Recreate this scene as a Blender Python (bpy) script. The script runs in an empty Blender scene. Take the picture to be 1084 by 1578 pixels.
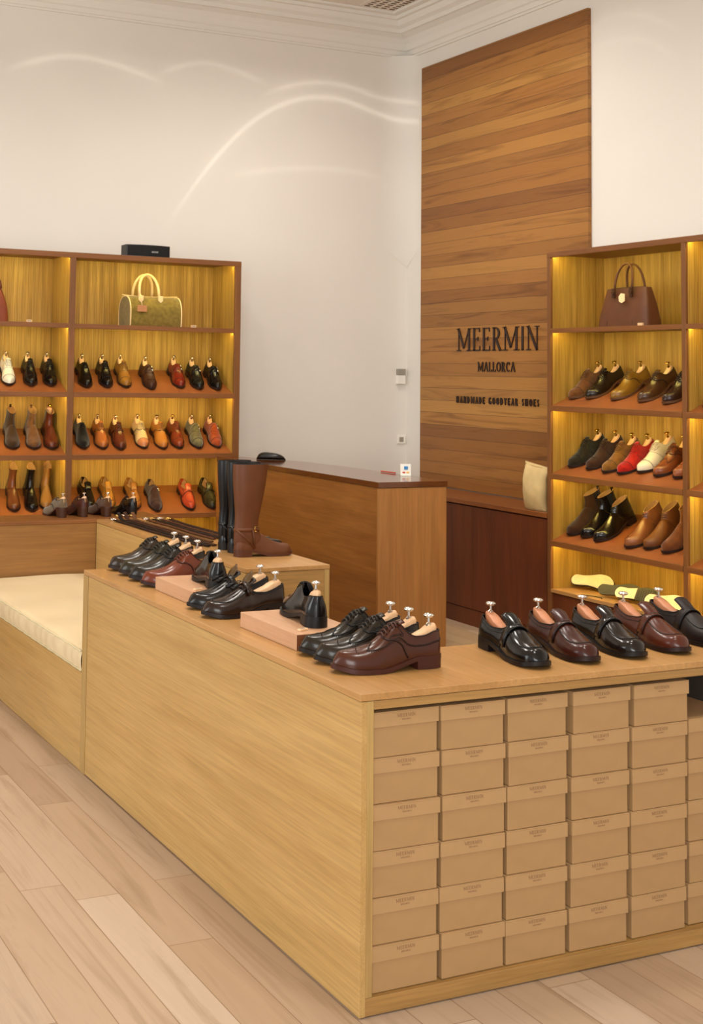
import bpy, math, random
from mathutils import Vector, Matrix
random.seed(7)
K = 0.84                      # plan units -> metres
R = math.radians
scene = bpy.context.scene

# ------------------------------------------------------------------ camera
cd = bpy.data.cameras.new('camera'); cam = bpy.data.objects.new('camera', cd)
scene.collection.objects.link(cam); scene.camera = cam
_y, _p, _r = R(-23.3323), R(3.7123), R(1.0188)
fwd = Vector((-math.sin(_y)*math.cos(_p), math.cos(_y)*math.cos(_p), math.sin(_p)))
rt = Vector((math.cos(_y), math.sin(_y), 0)); up = rt.cross(fwd)
X_ = math.cos(_r)*rt + math.sin(_r)*up; U_ = -math.sin(_r)*rt + math.cos(_r)*up
cam.matrix_world = Matrix.Translation(Vector((-1.9343, -3.0828, 1.7722))*K) @ Matrix((X_, U_, -fwd)).transposed().to_4x4()
cd.sensor_fit = 'VERTICAL'; cd.sensor_height = 36.0; cd.lens = 36.0*1946.71/1578
cd.shift_x = (542-261.53)/1578; cd.shift_y = (446.05-789)/1578
cd.clip_start = 0.05; cd.clip_end = 100

# ------------------------------------------------------------------ light
scene.view_settings.view_transform = 'Standard'; scene.view_settings.look = 'None'
scene.view_settings.gamma = 1; scene.view_settings.use_curve_mapping = False
scene.view_settings.exposure = 0.38
w = bpy.data.worlds.new('world'); scene.world = w; w.use_nodes = True
w.node_tree.nodes['Background'].inputs[0].default_value = (.97, 1, 1, 1)
w.node_tree.nodes['Background'].inputs[1].default_value = 0.62

def area(name, loc, target, sx, sy, power, col, spread=180):
    l = bpy.data.lights.new(name, 'AREA'); l.shape = 'RECTANGLE'; l.size = sx*K; l.size_y = sy*K
    l.energy = power; l.color = col; l.spread = R(spread)
    o = bpy.data.objects.new(name, l); scene.collection.objects.link(o)
    o.location = Vector(loc)*K
    o.rotation_euler = (Vector(target)-Vector(loc)).to_track_quat('-Z', 'Y').to_euler()
    return o
area('shopfront_daylight', (-3.6, -6.0, 2.3), (1.5, 1.5, .9), 3.2, 3.0, 150, (.985, 1, .985))
area('side_window_daylight', (-5.2, 1.5, 2.2), (1.5, 2.5, .6), 3.0, 2.6, 72, (.985, 1, .985))
for i, (lx, ly) in enumerate(((.5, -1.2), (.6, 1.6), (1.9, .8), (2.7, 4.2), (.2, 3.3))):
    area('ceiling_downlight', (lx, ly, 4.6), (lx, ly, 0), .5, .5, 19, (1, .95, .87), 160)

# added spot, drawn pattern: imitates soft bright curves of reflected daylight on the walls
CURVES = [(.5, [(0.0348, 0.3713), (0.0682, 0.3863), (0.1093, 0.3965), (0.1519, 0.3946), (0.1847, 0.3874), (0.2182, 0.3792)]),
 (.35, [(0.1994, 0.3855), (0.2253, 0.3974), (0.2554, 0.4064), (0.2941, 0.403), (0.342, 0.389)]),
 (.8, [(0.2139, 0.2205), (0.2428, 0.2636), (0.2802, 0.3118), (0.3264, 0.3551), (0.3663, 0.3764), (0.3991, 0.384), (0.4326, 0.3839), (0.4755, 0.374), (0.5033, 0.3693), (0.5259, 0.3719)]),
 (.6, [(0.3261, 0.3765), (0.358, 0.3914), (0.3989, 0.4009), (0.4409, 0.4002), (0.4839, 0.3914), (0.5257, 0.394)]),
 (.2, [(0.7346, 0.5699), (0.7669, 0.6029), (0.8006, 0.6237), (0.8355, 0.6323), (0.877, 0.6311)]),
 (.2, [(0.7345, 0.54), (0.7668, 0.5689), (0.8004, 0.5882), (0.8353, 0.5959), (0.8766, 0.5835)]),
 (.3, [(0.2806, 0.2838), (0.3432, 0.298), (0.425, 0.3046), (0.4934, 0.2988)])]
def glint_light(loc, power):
    l = bpy.data.lights.new('glint_pattern_spot', 'SPOT'); l.energy = power; l.spot_size = R(120); l.spot_blend = .2; l.shadow_soft_size = .01
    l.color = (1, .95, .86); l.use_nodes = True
    o = bpy.data.objects.new('glint_pattern_spot', l); scene.collection.objects.link(o)
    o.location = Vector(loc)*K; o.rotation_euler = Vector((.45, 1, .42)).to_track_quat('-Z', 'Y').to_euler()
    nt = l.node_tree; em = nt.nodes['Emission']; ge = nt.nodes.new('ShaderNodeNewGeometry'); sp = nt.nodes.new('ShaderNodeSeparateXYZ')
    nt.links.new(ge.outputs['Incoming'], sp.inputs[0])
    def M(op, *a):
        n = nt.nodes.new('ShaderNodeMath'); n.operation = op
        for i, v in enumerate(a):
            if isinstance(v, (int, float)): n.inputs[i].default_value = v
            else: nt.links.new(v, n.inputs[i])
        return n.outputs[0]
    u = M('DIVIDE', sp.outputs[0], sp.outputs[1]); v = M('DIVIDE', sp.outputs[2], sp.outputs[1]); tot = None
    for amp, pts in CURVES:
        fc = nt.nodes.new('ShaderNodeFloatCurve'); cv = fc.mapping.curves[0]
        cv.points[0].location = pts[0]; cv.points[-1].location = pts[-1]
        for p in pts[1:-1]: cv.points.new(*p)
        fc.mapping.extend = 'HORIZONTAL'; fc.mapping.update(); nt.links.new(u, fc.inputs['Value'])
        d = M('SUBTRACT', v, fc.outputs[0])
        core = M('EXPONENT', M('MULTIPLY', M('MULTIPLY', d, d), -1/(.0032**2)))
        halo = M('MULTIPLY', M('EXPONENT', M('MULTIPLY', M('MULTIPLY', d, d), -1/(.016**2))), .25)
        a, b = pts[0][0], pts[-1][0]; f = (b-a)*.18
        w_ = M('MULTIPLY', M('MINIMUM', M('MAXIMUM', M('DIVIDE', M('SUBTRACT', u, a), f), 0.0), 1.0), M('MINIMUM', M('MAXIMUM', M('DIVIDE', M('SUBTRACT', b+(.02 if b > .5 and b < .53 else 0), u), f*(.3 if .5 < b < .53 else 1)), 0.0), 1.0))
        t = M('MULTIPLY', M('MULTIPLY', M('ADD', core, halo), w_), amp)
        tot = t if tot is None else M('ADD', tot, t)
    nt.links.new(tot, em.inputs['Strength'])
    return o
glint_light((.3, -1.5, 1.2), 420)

# ------------------------------------------------------------------ materials
def _nt(name):
    m = bpy.data.materials.new(name); m.use_nodes = True
    nt = m.node_tree; return m, nt, nt.nodes['Principled BSDF']
def srgb(c):
    f = lambda v: v/12.92 if v <= .04045 else ((v+.055)/1.055)**2.4
    return (f(c[0]/255), f(c[1]/255), f(c[2]/255), 1)
def N(nt, t, **kw):
    n = nt.nodes.new(t)
    for k, v in kw.items():
        if k.startswith('i_'): n.inputs[k[2:].replace('_', ' ')].default_value = v
        else: setattr(n, k, v)
    return n
def ramp(nt, fac, stops):
    r = nt.nodes.new('ShaderNodeValToRGB'); el = r.color_ramp.elements
    while len(el) < len(stops): el.new(.5)
    for e, (p, c) in zip(el, stops): e.position = p; e.color = c
    nt.links.new(fac, r.inputs[0]); return r.outputs[0]
def mixc(nt, a, b, fac, mode='MIX'):
    n = nt.nodes.new('ShaderNodeMix'); n.data_type = 'RGBA'; n.blend_type = mode
    for idx, v in ((0, fac), (6, a), (7, b)):
        if isinstance(v, (int, float, tuple)): n.inputs[idx].default_value = v
        else: nt.links.new(v, n.inputs[idx])
    return n.outputs[2]
def bump(nt, h, bs, strength, dist=.01):
    b = N(nt, 'ShaderNodeBump'); b.inputs['Strength'].default_value = strength; b.inputs['Distance'].default_value = dist
    nt.links.new(h, b.inputs['Height']); nt.links.new(b.outputs[0], bs.inputs['Normal'])

def wood(name, dark, light, axis='x', fine=1.0, rough=.42, streak=.5, wav=1.0, contrast=1.0):
    """grain running along axis; broad figure + fine pores"""
    m, nt, bs = _nt(name)
    tc = N(nt, 'ShaderNodeTexCoord')
    def mp(a, b):
        s = [b, b, b]; s['xyz'.index(axis)] = a
        q = N(nt, 'ShaderNodeMapping'); q.inputs['Scale'].default_value = s
        nt.links.new(tc.outputs['Object'], q.inputs['Vector']); return q.outputs[0]
    n1 = N(nt, 'ShaderNodeTexNoise', i_Scale=1.0, i_Detail=5.0, i_Roughness=.62, i_Distortion=.9*wav)
    nt.links.new(mp(.9, 9*fine), n1.inputs['Vector'])
    n2 = N(nt, 'ShaderNodeTexNoise', i_Scale=1.0, i_Detail=3.0, i_Roughness=.7)
    nt.links.new(mp(3.5, 120*fine), n2.inputs['Vector'])
    n3 = N(nt, 'ShaderNodeTexNoise', i_Scale=.9, i_Detail=1.0)
    nt.links.new(tc.outputs['Object'], n3.inputs['Vector'])
    a = .5-.18/contrast; b = .5+.18/contrast
    c = ramp(nt, n1.outputs[0], [(a, srgb(dark)), (b, srgb(light))])
    g = ramp(nt, n2.outputs[0], [(.35, (1-streak*.55,)*3+(1,)), (.62, (1, 1, 1, 1))])
    c = mixc(nt, c, g, 1.0, 'MULTIPLY')
    g3 = ramp(nt, n3.outputs[0], [(.3, (.9, .88, .86, 1)), (.7, (1.0, 1, 1, 1))])
    c = mixc(nt, c, g3, 1.0, 'MULTIPLY')
    nt.links.new(c, bs.inputs['Base Color'])
    bs.inputs['Roughness'].default_value = rough
    bump(nt, n2.outputs[0], bs, .12, .002)
    return m

def planks(name, ax_along, ax_across, width, length, cols, gap=.012, rough=.4, gapcol=(60, 35, 18), streak=.3):
    """boards with their own tone: rows across, random butt joints along"""
    m, nt, bs = _nt(name)
    tc = N(nt, 'ShaderNodeTexCoord'); sp = N(nt, 'ShaderNodeSeparateXYZ')
    nt.links.new(tc.outputs['Object'], sp.inputs[0])
    def M(op, a, b=None, c=None):
        n = N(nt, 'ShaderNodeMath', operation=op)
        for i, v in enumerate((a, b, c)):
            if v is None: continue
            if isinstance(v, (int, float)): n.inputs[i].default_value = v
            else: nt.links.new(v, n.inputs[i])
        return n.outputs[0]
    ac = M('DIVIDE', sp.outputs['XYZ'.index(ax_across)], width*K)
    row = M('FLOOR', ac); fr = M('FRACT', ac)
    wn = N(nt, 'ShaderNodeTexWhiteNoise', noise_dimensions='1D'); nt.links.new(row, wn.inputs['W'])
    al = M('ADD', M('DIVIDE', sp.outputs['XYZ'.index(ax_along)], length*K), M('MULTIPLY', wn.outputs[0], 7.3) if length < 20 else 200.5)
    seg = M('FLOOR', al); fa = M('FRACT', al)
    cb = N(nt, 'ShaderNodeCombineXYZ'); nt.links.new(row, cb.inputs[0]); nt.links.new(seg, cb.inputs[1])
    w2 = N(nt, 'ShaderNodeTexWhiteNoise', noise_dimensions='2D'); nt.links.new(cb.outputs[0], w2.inputs['Vector'])
    n = len(cols)
    c = ramp(nt, w2.outputs[0], [(i/(n-1), srgb(q)) for i, q in enumerate(cols)])
    s = [26., 26., 26.]; s['XYZ'.index(ax_along)] = 1.6
    ad = N(nt, 'ShaderNodeVectorMath', operation='MULTIPLY_ADD'); ad.inputs[1].default_value = (7, 7, 7)
    nt.links.new(w2.outputs['Color'], ad.inputs[0]); nt.links.new(tc.outputs['Object'], ad.inputs[2])
    mp = N(nt, 'ShaderNodeMapping'); mp.inputs['Scale'].default_value = s; nt.links.new(ad.outputs[0], mp.inputs[0])
    n1 = N(nt, 'ShaderNodeTexNoise', i_Scale=.55, i_Detail=6.0, i_Roughness=.6, i_Distortion=1.6); nt.links.new(mp.outputs[0], n1.inputs[0])
    g = ramp(nt, n1.outputs[0], [(.3, (1-streak, 1-streak*1.15, 1-streak*1.35, 1)), (.5, (1, 1, 1, 1)), (.72, (1-streak*.25, 1-streak*.3, 1-streak*.35, 1))])
    c = mixc(nt, c, g, 1.0, 'MULTIPLY')
    d1 = M('MINIMUM', fr, M('SUBTRACT', 1.0, fr)); d2 = M('MINIMUM', fa, M('SUBTRACT', 1.0, fa))
    e1 = M('LESS_THAN', d1, gap); e2 = M('LESS_THAN', d2, gap*width/length if length < 20 else -1.0)
    c = mixc(nt, c, srgb(gapcol), M('MULTIPLY', M('MAXIMUM', e1, e2), .75))
    nt.links.new(c, bs.inputs['Base Color']); bs.inputs['Roughness'].default_value = rough
    bump(nt, n1.outputs[0], bs, .06, .002)
    return m

def plain(name, col, rough=.5, metal=0, noise=.0, nscale=8, coat=0, bumpk=0, sheen=0, spec=None):
    m, nt, bs = _nt(name)
    bs.inputs['Roughness'].default_value = rough; bs.inputs['Metallic'].default_value = metal
    bs.inputs['Coat Weight'].default_value = coat; bs.inputs['Coat Roughness'].default_value = .12
    if sheen: bs.inputs['Sheen Weight'].default_value = sheen
    if spec is not None: bs.inputs['Specular IOR Level'].default_value = spec
    n = N(nt, 'ShaderNodeTexNoise', i_Scale=float(nscale), i_Detail=4.0)
    tc = N(nt, 'ShaderNodeTexCoord'); nt.links.new(tc.outputs['Object'], n.inputs['Vector'])
    c = srgb(col); k = 1-noise
    nt.links.new(ramp(nt, n.outputs[0], [(.35, (c[0]*k, c[1]*k, c[2]*k, 1)), (.65, c)]), bs.inputs['Base Color'])
    if bumpk: bump(nt, n.outputs[0], bs, bumpk, .004)
    return m
def emit(name, col, s):
    m, nt, bs = _nt(name)
    bs.inputs['Emission Color'].default_value = col; bs.inputs['Emission Strength'].default_value = s
    bs.inputs['Base Color'].default_value = col
    n = N(nt, 'ShaderNodeTexNoise', i_Scale=60.0); nt.links.new(n.outputs[0], bs.inputs['Roughness'])
    return m

M_ = {}
M_['wall'] = plain('wall_plaster', (228, 222, 212), .85, noise=.03, nscale=1.5, bumpk=.05)
M_['ceil'] = plain('ceiling_plaster', (226, 216, 204), .9, noise=.02, nscale=1.5)
M_['floor'] = planks('floor_oak', 'Y', 'X', .155, 1.35, [(168, 140, 114), (182, 156, 130), (174, 145, 117), (190, 165, 140), (162, 133, 106), (198, 175, 153)], gap=.010, rough=.42, gapcol=(120, 88, 58), streak=.22)
M_['panel'] = planks('wall_boards', 'Y', 'Z', .0985, 40., [(144, 92, 38), (172, 118, 54), (132, 82, 34), (182, 130, 62), (156, 102, 44), (164, 110, 50)], gap=.016, rough=.38, streak=.42)
M_['oak_y'] = wood('counter_oak_long_grain', (184, 143, 82), (204, 166, 104), 'y', 1.5, .34, .36, .7, .7)
M_['oak_x'] = wood('counter_oak_cross_grain', (166, 124, 68), (188, 146, 86), 'x', 1.0, .36, .42)
M_['oak_z'] = wood('counter_oak_upright_grain', (176, 140, 82), (194, 160, 98), 'z', 1.0, .36, .42)
M_['ctop'] = wood('counter_top_oak', (180, 130, 74), (198, 148, 90), 'x', .8, .30, .3)
M_['ctop_y'] = wood('counter_top_oak_long', (182, 134, 78), (200, 152, 94), 'y', .8, .30, .3)
M_['desk_y'] = wood('desk_oak', (136, 84, 36), (160, 104, 48), 'y', .8, .4, .35, 2.0)
M_['desk_z'] = wood('desk_oak_upright', (156, 102, 48), (178, 122, 62), 'z', .8, .42, .3)
M_['desk_t'] = wood('desk_top_gloss', (92, 50, 24), (108, 62, 30), 'y', .8, .10, .2)
M_['dark_z'] = wood('cupboard_mahogany', (92, 42, 16), (120, 60, 24), 'z', .8, .45, .35)
M_['dark_y'] = wood('cupboard_mahogany_top', (130, 74, 34), (150, 88, 42), 'y', .8, .35, .3)
M_['frame'] = wood('shelf_frame_wood', (116, 72, 34), (138, 88, 44), 'z', 1.2, .42, .35)
M_['frame_x'] = wood('shelf_board_wood_x', (122, 74, 34), (144, 90, 44), 'x', 1.2, .4, .3)
M_['frame_y'] = wood('shelf_board_wood_y', (122, 74, 34), (144, 90, 44), 'y', 1.2, .4, .3)
M_['slant'] = plain('shelf_reddish_board', (142, 80, 40), .38, noise=.15, nscale=5)
M_['back'] = wood('shelf_back_ribbed_wood', (172, 130, 52), (206, 164, 78), 'z', 3.2, .5, .85, .4, 1.4)
M_['led'] = emit('led_strip_glow', (1, .85, .20, 1), 56)
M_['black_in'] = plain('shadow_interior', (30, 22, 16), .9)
M_['card'] = plain('kraft_cardboard', (172, 134, 88), .8, noise=.07, nscale=14, bumpk=.05)
M_['card2'] = plain('kraft_cardboard_lid', (178, 140, 94), .8, noise=.07, nscale=12, bumpk=.05)
M_['ink'] = plain('brown_print', (146, 110, 76), .8)
M_['letter'] = plain('dark_metal_letter', (44, 22, 14), .4)
M_['cushion'] = plain('cream_leatherette', (222, 200, 160), .5, noise=.08, nscale=3, bumpk=.1)
M_['cushion_s'] = plain('cream_canvas_side', (214, 200, 160), .7, noise=.08, nscale=9)
M_['riser'] = wood('pinkish_birch_block', (190, 142, 104), (208, 162, 124), 'y', .7, .5, .15)
M_['riser_d'] = wood('riser_end_grain', (100, 56, 28), (124, 72, 38), 'x', .7, .5, .3)
M_['nickel'] = plain('nickel', (235, 228, 220), .14, metal=1)
M_['brass'] = plain('brass', (214, 176, 96), .2, metal=1)
M_['tree'] = plain('beech_wood', (226, 180, 134), .5, noise=.14, nscale=30)
M_['tree_red'] = plain('cedar_wood', (190, 124, 84), .5, noise=.18, nscale=30)
M_['lining'] = plain('tan_lining', (178, 136, 84), .6, noise=.1)
M_['lining_dark'] = plain('dark_lining', (30, 20, 16), .7)
M_['black_plastic'] = plain('black_plastic', (18, 17, 17), .4)
M_['grey_print'] = plain('grey_print', (190, 188, 184), .5)
M_['white'] = plain('white_plastic', (236, 230, 218), .4)
M_['grey'] = plain('grey_plastic', (150, 142, 128), .4)
M_['canvas'] = plain('cream_canvas', (214, 184, 126), .85, noise=.14, nscale=14, bumpk=.25)
M_['blue'] = plain('blue_print', (60, 130, 190), .5)
M_['red'] = plain('red_plastic', (190, 60, 40), .4)
M_['yellow'] = plain('yellow_print', (230, 170, 60), .5)
M_['tagpaper'] = plain('paper_tag', (226, 186, 140), .6)
M_['holes'] = plain('vent_shadow', (120, 104, 88), .9)

_mc = {}
def leather(col, kind='calf'):
    key = (col, kind)
    if key in _mc: return _mc[key]
    nm = 'leather_%s_%02x%02x%02x' % ((kind,)+tuple(col))
    if kind == 'suede': m = plain(nm, col, .95, noise=.3, nscale=40, bumpk=.3, sheen=.25, spec=.15)
    elif kind == 'belt': m = plain(nm, col, .7, noise=.12, nscale=20, spec=.2)
    elif kind == 'matt': m = plain(nm, col, .45, noise=.12, nscale=20, spec=.3)
    elif kind == 'polish': m = plain(nm, col, .17, noise=.1, nscale=5, coat=.08, spec=.36)
    else: m = plain(nm, tuple(int(c*.92) for c in col), .25, noise=.15, nscale=5, coat=.06, spec=.33)
    _mc[key] = m; return m

# ------------------------------------------------------------------ mesh tools
col = scene.collection
class MB:
    def __init__(s): s.v = []; s.f = []
    def add(s, vs, fs):
        n = len(s.v); s.v += [tuple(v) for v in vs]; s.f += [tuple(i+n for i in f) for f in fs]; return s
    def box(s, x0, x1, y0, y1, z0, z1):
        return s.add([(x0,y0,z0),(x1,y0,z0),(x1,y1,z0),(x0,y1,z0),(x0,y0,z1),(x1,y0,z1),(x1,y1,z1),(x0,y1,z1)],
                     [(0,3,2,1),(4,5,6,7),(0,1,5,4),(1,2,6,5),(2,3,7,6),(3,0,4,7)])
    def prism(s, poly, a0, a1, axis='z'):
        """poly: 2-D ccw points in the plane of the two other axes, extruded along axis"""
        n = len(poly); vs = []
        for a in (a0, a1):
            for p, q in poly:
                vs.append({'z': (p, q, a), 'y': (p, a, q), 'x': (a, p, q)}[axis])
        fs = [tuple(range(n))[::-1], tuple(range(n, 2*n))] + [(i, (i+1) % n, n+(i+1) % n, n+i) for i in range(n)]
        return s.add(vs, fs)
    def tube(s, pts, r, n=6, cap=True):
        pts = [Vector(p) for p in pts]; m = len(pts)
        if m < 2: return s
        vs = []; ref = None
        for i, p in enumerate(pts):
            t = (pts[min(i+1, m-1)]-pts[max(i-1, 0)])
            if t.length < 1e-9: t = Vector((0, 0, 1))
            t.normalize()
            if ref is None: ref = Vector((0, 0, 1)) if abs(t.z) < .9 else Vector((1, 0, 0))
            a = t.cross(ref)
            if a.length < 1e-6: a = t.cross(Vector((1, .3, 0)))
            a.normalize(); b = a.cross(t).normalized(); ref = b
            rr = r[i] if isinstance(r, (list, tuple)) else r
            ra, rb = rr if isinstance(rr, (list, tuple)) else (rr, rr)
            for k in range(n):
                c = 2*math.pi*k/n; vs.append(p + a*math.cos(c)*ra + b*math.sin(c)*rb)
        fs = [(i*n+k, i*n+(k+1) % n, (i+1)*n+(k+1) % n, (i+1)*n+k) for i in range(m-1) for k in range(n)]
        if cap: fs += [tuple(range(n))[::-1], tuple((m-1)*n+k for k in range(n))]
        return s.add(vs, fs)
    def lathe(s, prof, c=(0, 0, 0), n=14, axis=None):
        """prof: (radius, height); axis vector"""
        ax = Vector(axis or (0, 0, 1)).normalized()
        a = ax.orthogonal().normalized(); b = ax.cross(a); c = Vector(c); vs = []
        for r, h in prof:
            for k in range(n):
                t = 2*math.pi*k/n; vs.append(c + ax*h + (a*math.cos(t)+b*math.sin(t))*r)
        m = len(prof)
        fs = [(i*n+k, i*n+(k+1) % n, (i+1)*n+(k+1) % n, (i+1)*n+k) for i in range(m-1) for k in range(n)]
        fs += [tuple(range(n))[::-1], tuple((m-1)*n+k for k in range(n))]
        return s.add(vs, fs)
    def grid(s, rows, closed=False):
        n = len(rows[0]); m = len(rows); vs = [p for r in rows for p in r]
        kk = n if closed else n-1
        fs = [(i*n+k, i*n+(k+1) % n, (i+1)*n+(k+1) % n, (i+1)*n+k) for i in range(m-1) for k in range(kk)]
        return s.add(vs, fs)
    def build(s, name, mat, parent=None, smooth=False, bevel=0, origin=(0, 0, 0), scale=1.0):
        """vertices are given relative to the parent's own frame (or the world)"""
        me = bpy.data.meshes.new(name)
        me.from_pydata([((v[0]-origin[0])*K*scale, (v[1]-origin[1])*K*scale, (v[2]-origin[2])*K*scale) for v in s.v], [], s.f)
        me.validate(); me.update()
        if smooth:
            for p in me.polygons: p.use_smooth = True
            if smooth == 'auto':
                try: me.set_sharp_from_angle(angle=R(38))
                except Exception: pass
        me.materials.append(mat)
        o = bpy.data.objects.new(name, me); col.objects.link(o)
        if parent is not None: o.parent = parent
        if bevel:
            b = o.modifiers.new('bevel', 'BEVEL'); b.width = bevel*K; b.segments = 2; b.limit_method = 'ANGLE'
        return o
def tag(o, label=None, cat=None, group=None, kind=None):
    if label: o['label'] = label
    if cat: o['category'] = cat
    if group: o['group'] = group
    if kind: o['kind'] = kind
    return o
def thing(name, label, cat, loc=(0, 0, 0), rot=None, group=None):
    o = bpy.data.objects.new(name, None); col.objects.link(o); o.empty_display_size = .05
    if isinstance(rot, Matrix): o.matrix_world = Matrix.Translation(Vector(loc)*K) @ rot.to_4x4()
    else:
        o.location = Vector(loc)*K
        if rot: o.rotation_euler = rot
    return tag(o, label, cat, group)
def struct(name, mb, mat, **kw): return tag(mb.build(name, mat, **kw), kind='structure')
def copy_tree(o, parent=None):
    c = o.copy(); col.objects.link(c)
    if parent is not None: c.parent = parent
    for ch in list(o.children): copy_tree(ch, c)
    return c
def recalc(o):
    import bmesh
    bm = bmesh.new(); bm.from_mesh(o.data); bmesh.ops.remove_doubles(bm, verts=bm.verts, dist=1e-5)
    bmesh.ops.recalc_face_normals(bm, faces=bm.faces); bm.to_mesh(o.data); bm.free(); return o

# ------------------------------------------------------------------ the room
XW, YW, ZC = 4.17, 5.966, 4.81
struct('floor', MB().box(-6, XW+.1, -6.5, YW+.1, -.05, 0), M_['floor'])
struct('wall_right', MB().box(XW, XW+.12, -6.5, YW+.12, 0, 5.1), M_['wall'])
struct('wall_back', MB().box(-6, XW, YW, YW+.12, 0, 5.1), M_['wall'])
struct('ceiling', MB().box(-6, XW, -6.5, YW, ZC, ZC+.1), M_['ceil'])
# blunt corner filling above 2.87 with its pointed underside
m = MB(); ra, rb = .262, .20; arc_ = []
for i in range(13):
    t = math.pi/2*i/12; arc_.append((XW-ra+ra*math.sin(t)*1.0, YW-rb+rb*math.cos(t)))
for i in range(12):
    (ax, ay), (bx, by) = arc_[i], arc_[i+1]
    n = len(m.v); m.v += [(ax, ay, 2.872), (bx, by, 2.872), (bx, by, 4.50), (ax, ay, 4.50), (XW, YW, 2.872)]; m.f += [(n, n+1, n+2, n+3)]
    n = len(m.v); m.v += [(ax, ay, 2.872), (bx, by, 2.872), (XW-.002, YW-.002, 2.69)]; m.f += [(n, n+2, n+1)]
recalc_later = m
recalc(struct('trim_corner', m, M_['wall'], smooth='auto'))
# cornice: one moulded profile, mitred round the corner
prof = [(0, 4.487), (.015, 4.487), (.02, 4.505), (.03, 4.505), (.035, 4.54), (.05, 4.55), (.06, 4.60), (.09, 4.64), (.14, 4.665), (.16, 4.668),
        (.165, 4.70), (.20, 4.72), (.22, 4.76), (.245, 4.765), (.25, 4.79), (.30, 4.795), (.31, ZC)]
rows = []
for d, z in prof:
    rows.append([(XW-d, -6.5, z), (XW-d, YW-d*.75, z), (-6, YW-d*.75, z)])
struct('trim_cornice', MB().grid(rows), M_['wall'], smooth=False)
# plaster vent in the ceiling
g = thing('ceiling_vent', 'small perforated ceiling vent grille beside the cornice corner', 'vent', (3.70, 5.50, ZC))
m = MB(); m.box(-.19, .13, -.20, .20, -.004, 0); m.build('vent_plate', M_['ceil'], g)
for i in range(4):
    for j in range(8):
        x, y = -.15+i*.08, -.17+j*.048
        MB().box(x, x+.045, y, y+.02, -.007, -.0041).build('slot', M_['holes'], g)

# ------------------------------------------------------------------ board panel + sign
g = thing('wall_panel', 'tall panel of horizontal wooden boards on the white wall', 'wall panel', (4.155, 4.77, .89))
MB().box(4.14, XW, 3.728, 5.72, .89, 4.354).build('boards', M_['panel'], g, origin=(4.155, 4.77, .89))
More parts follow.
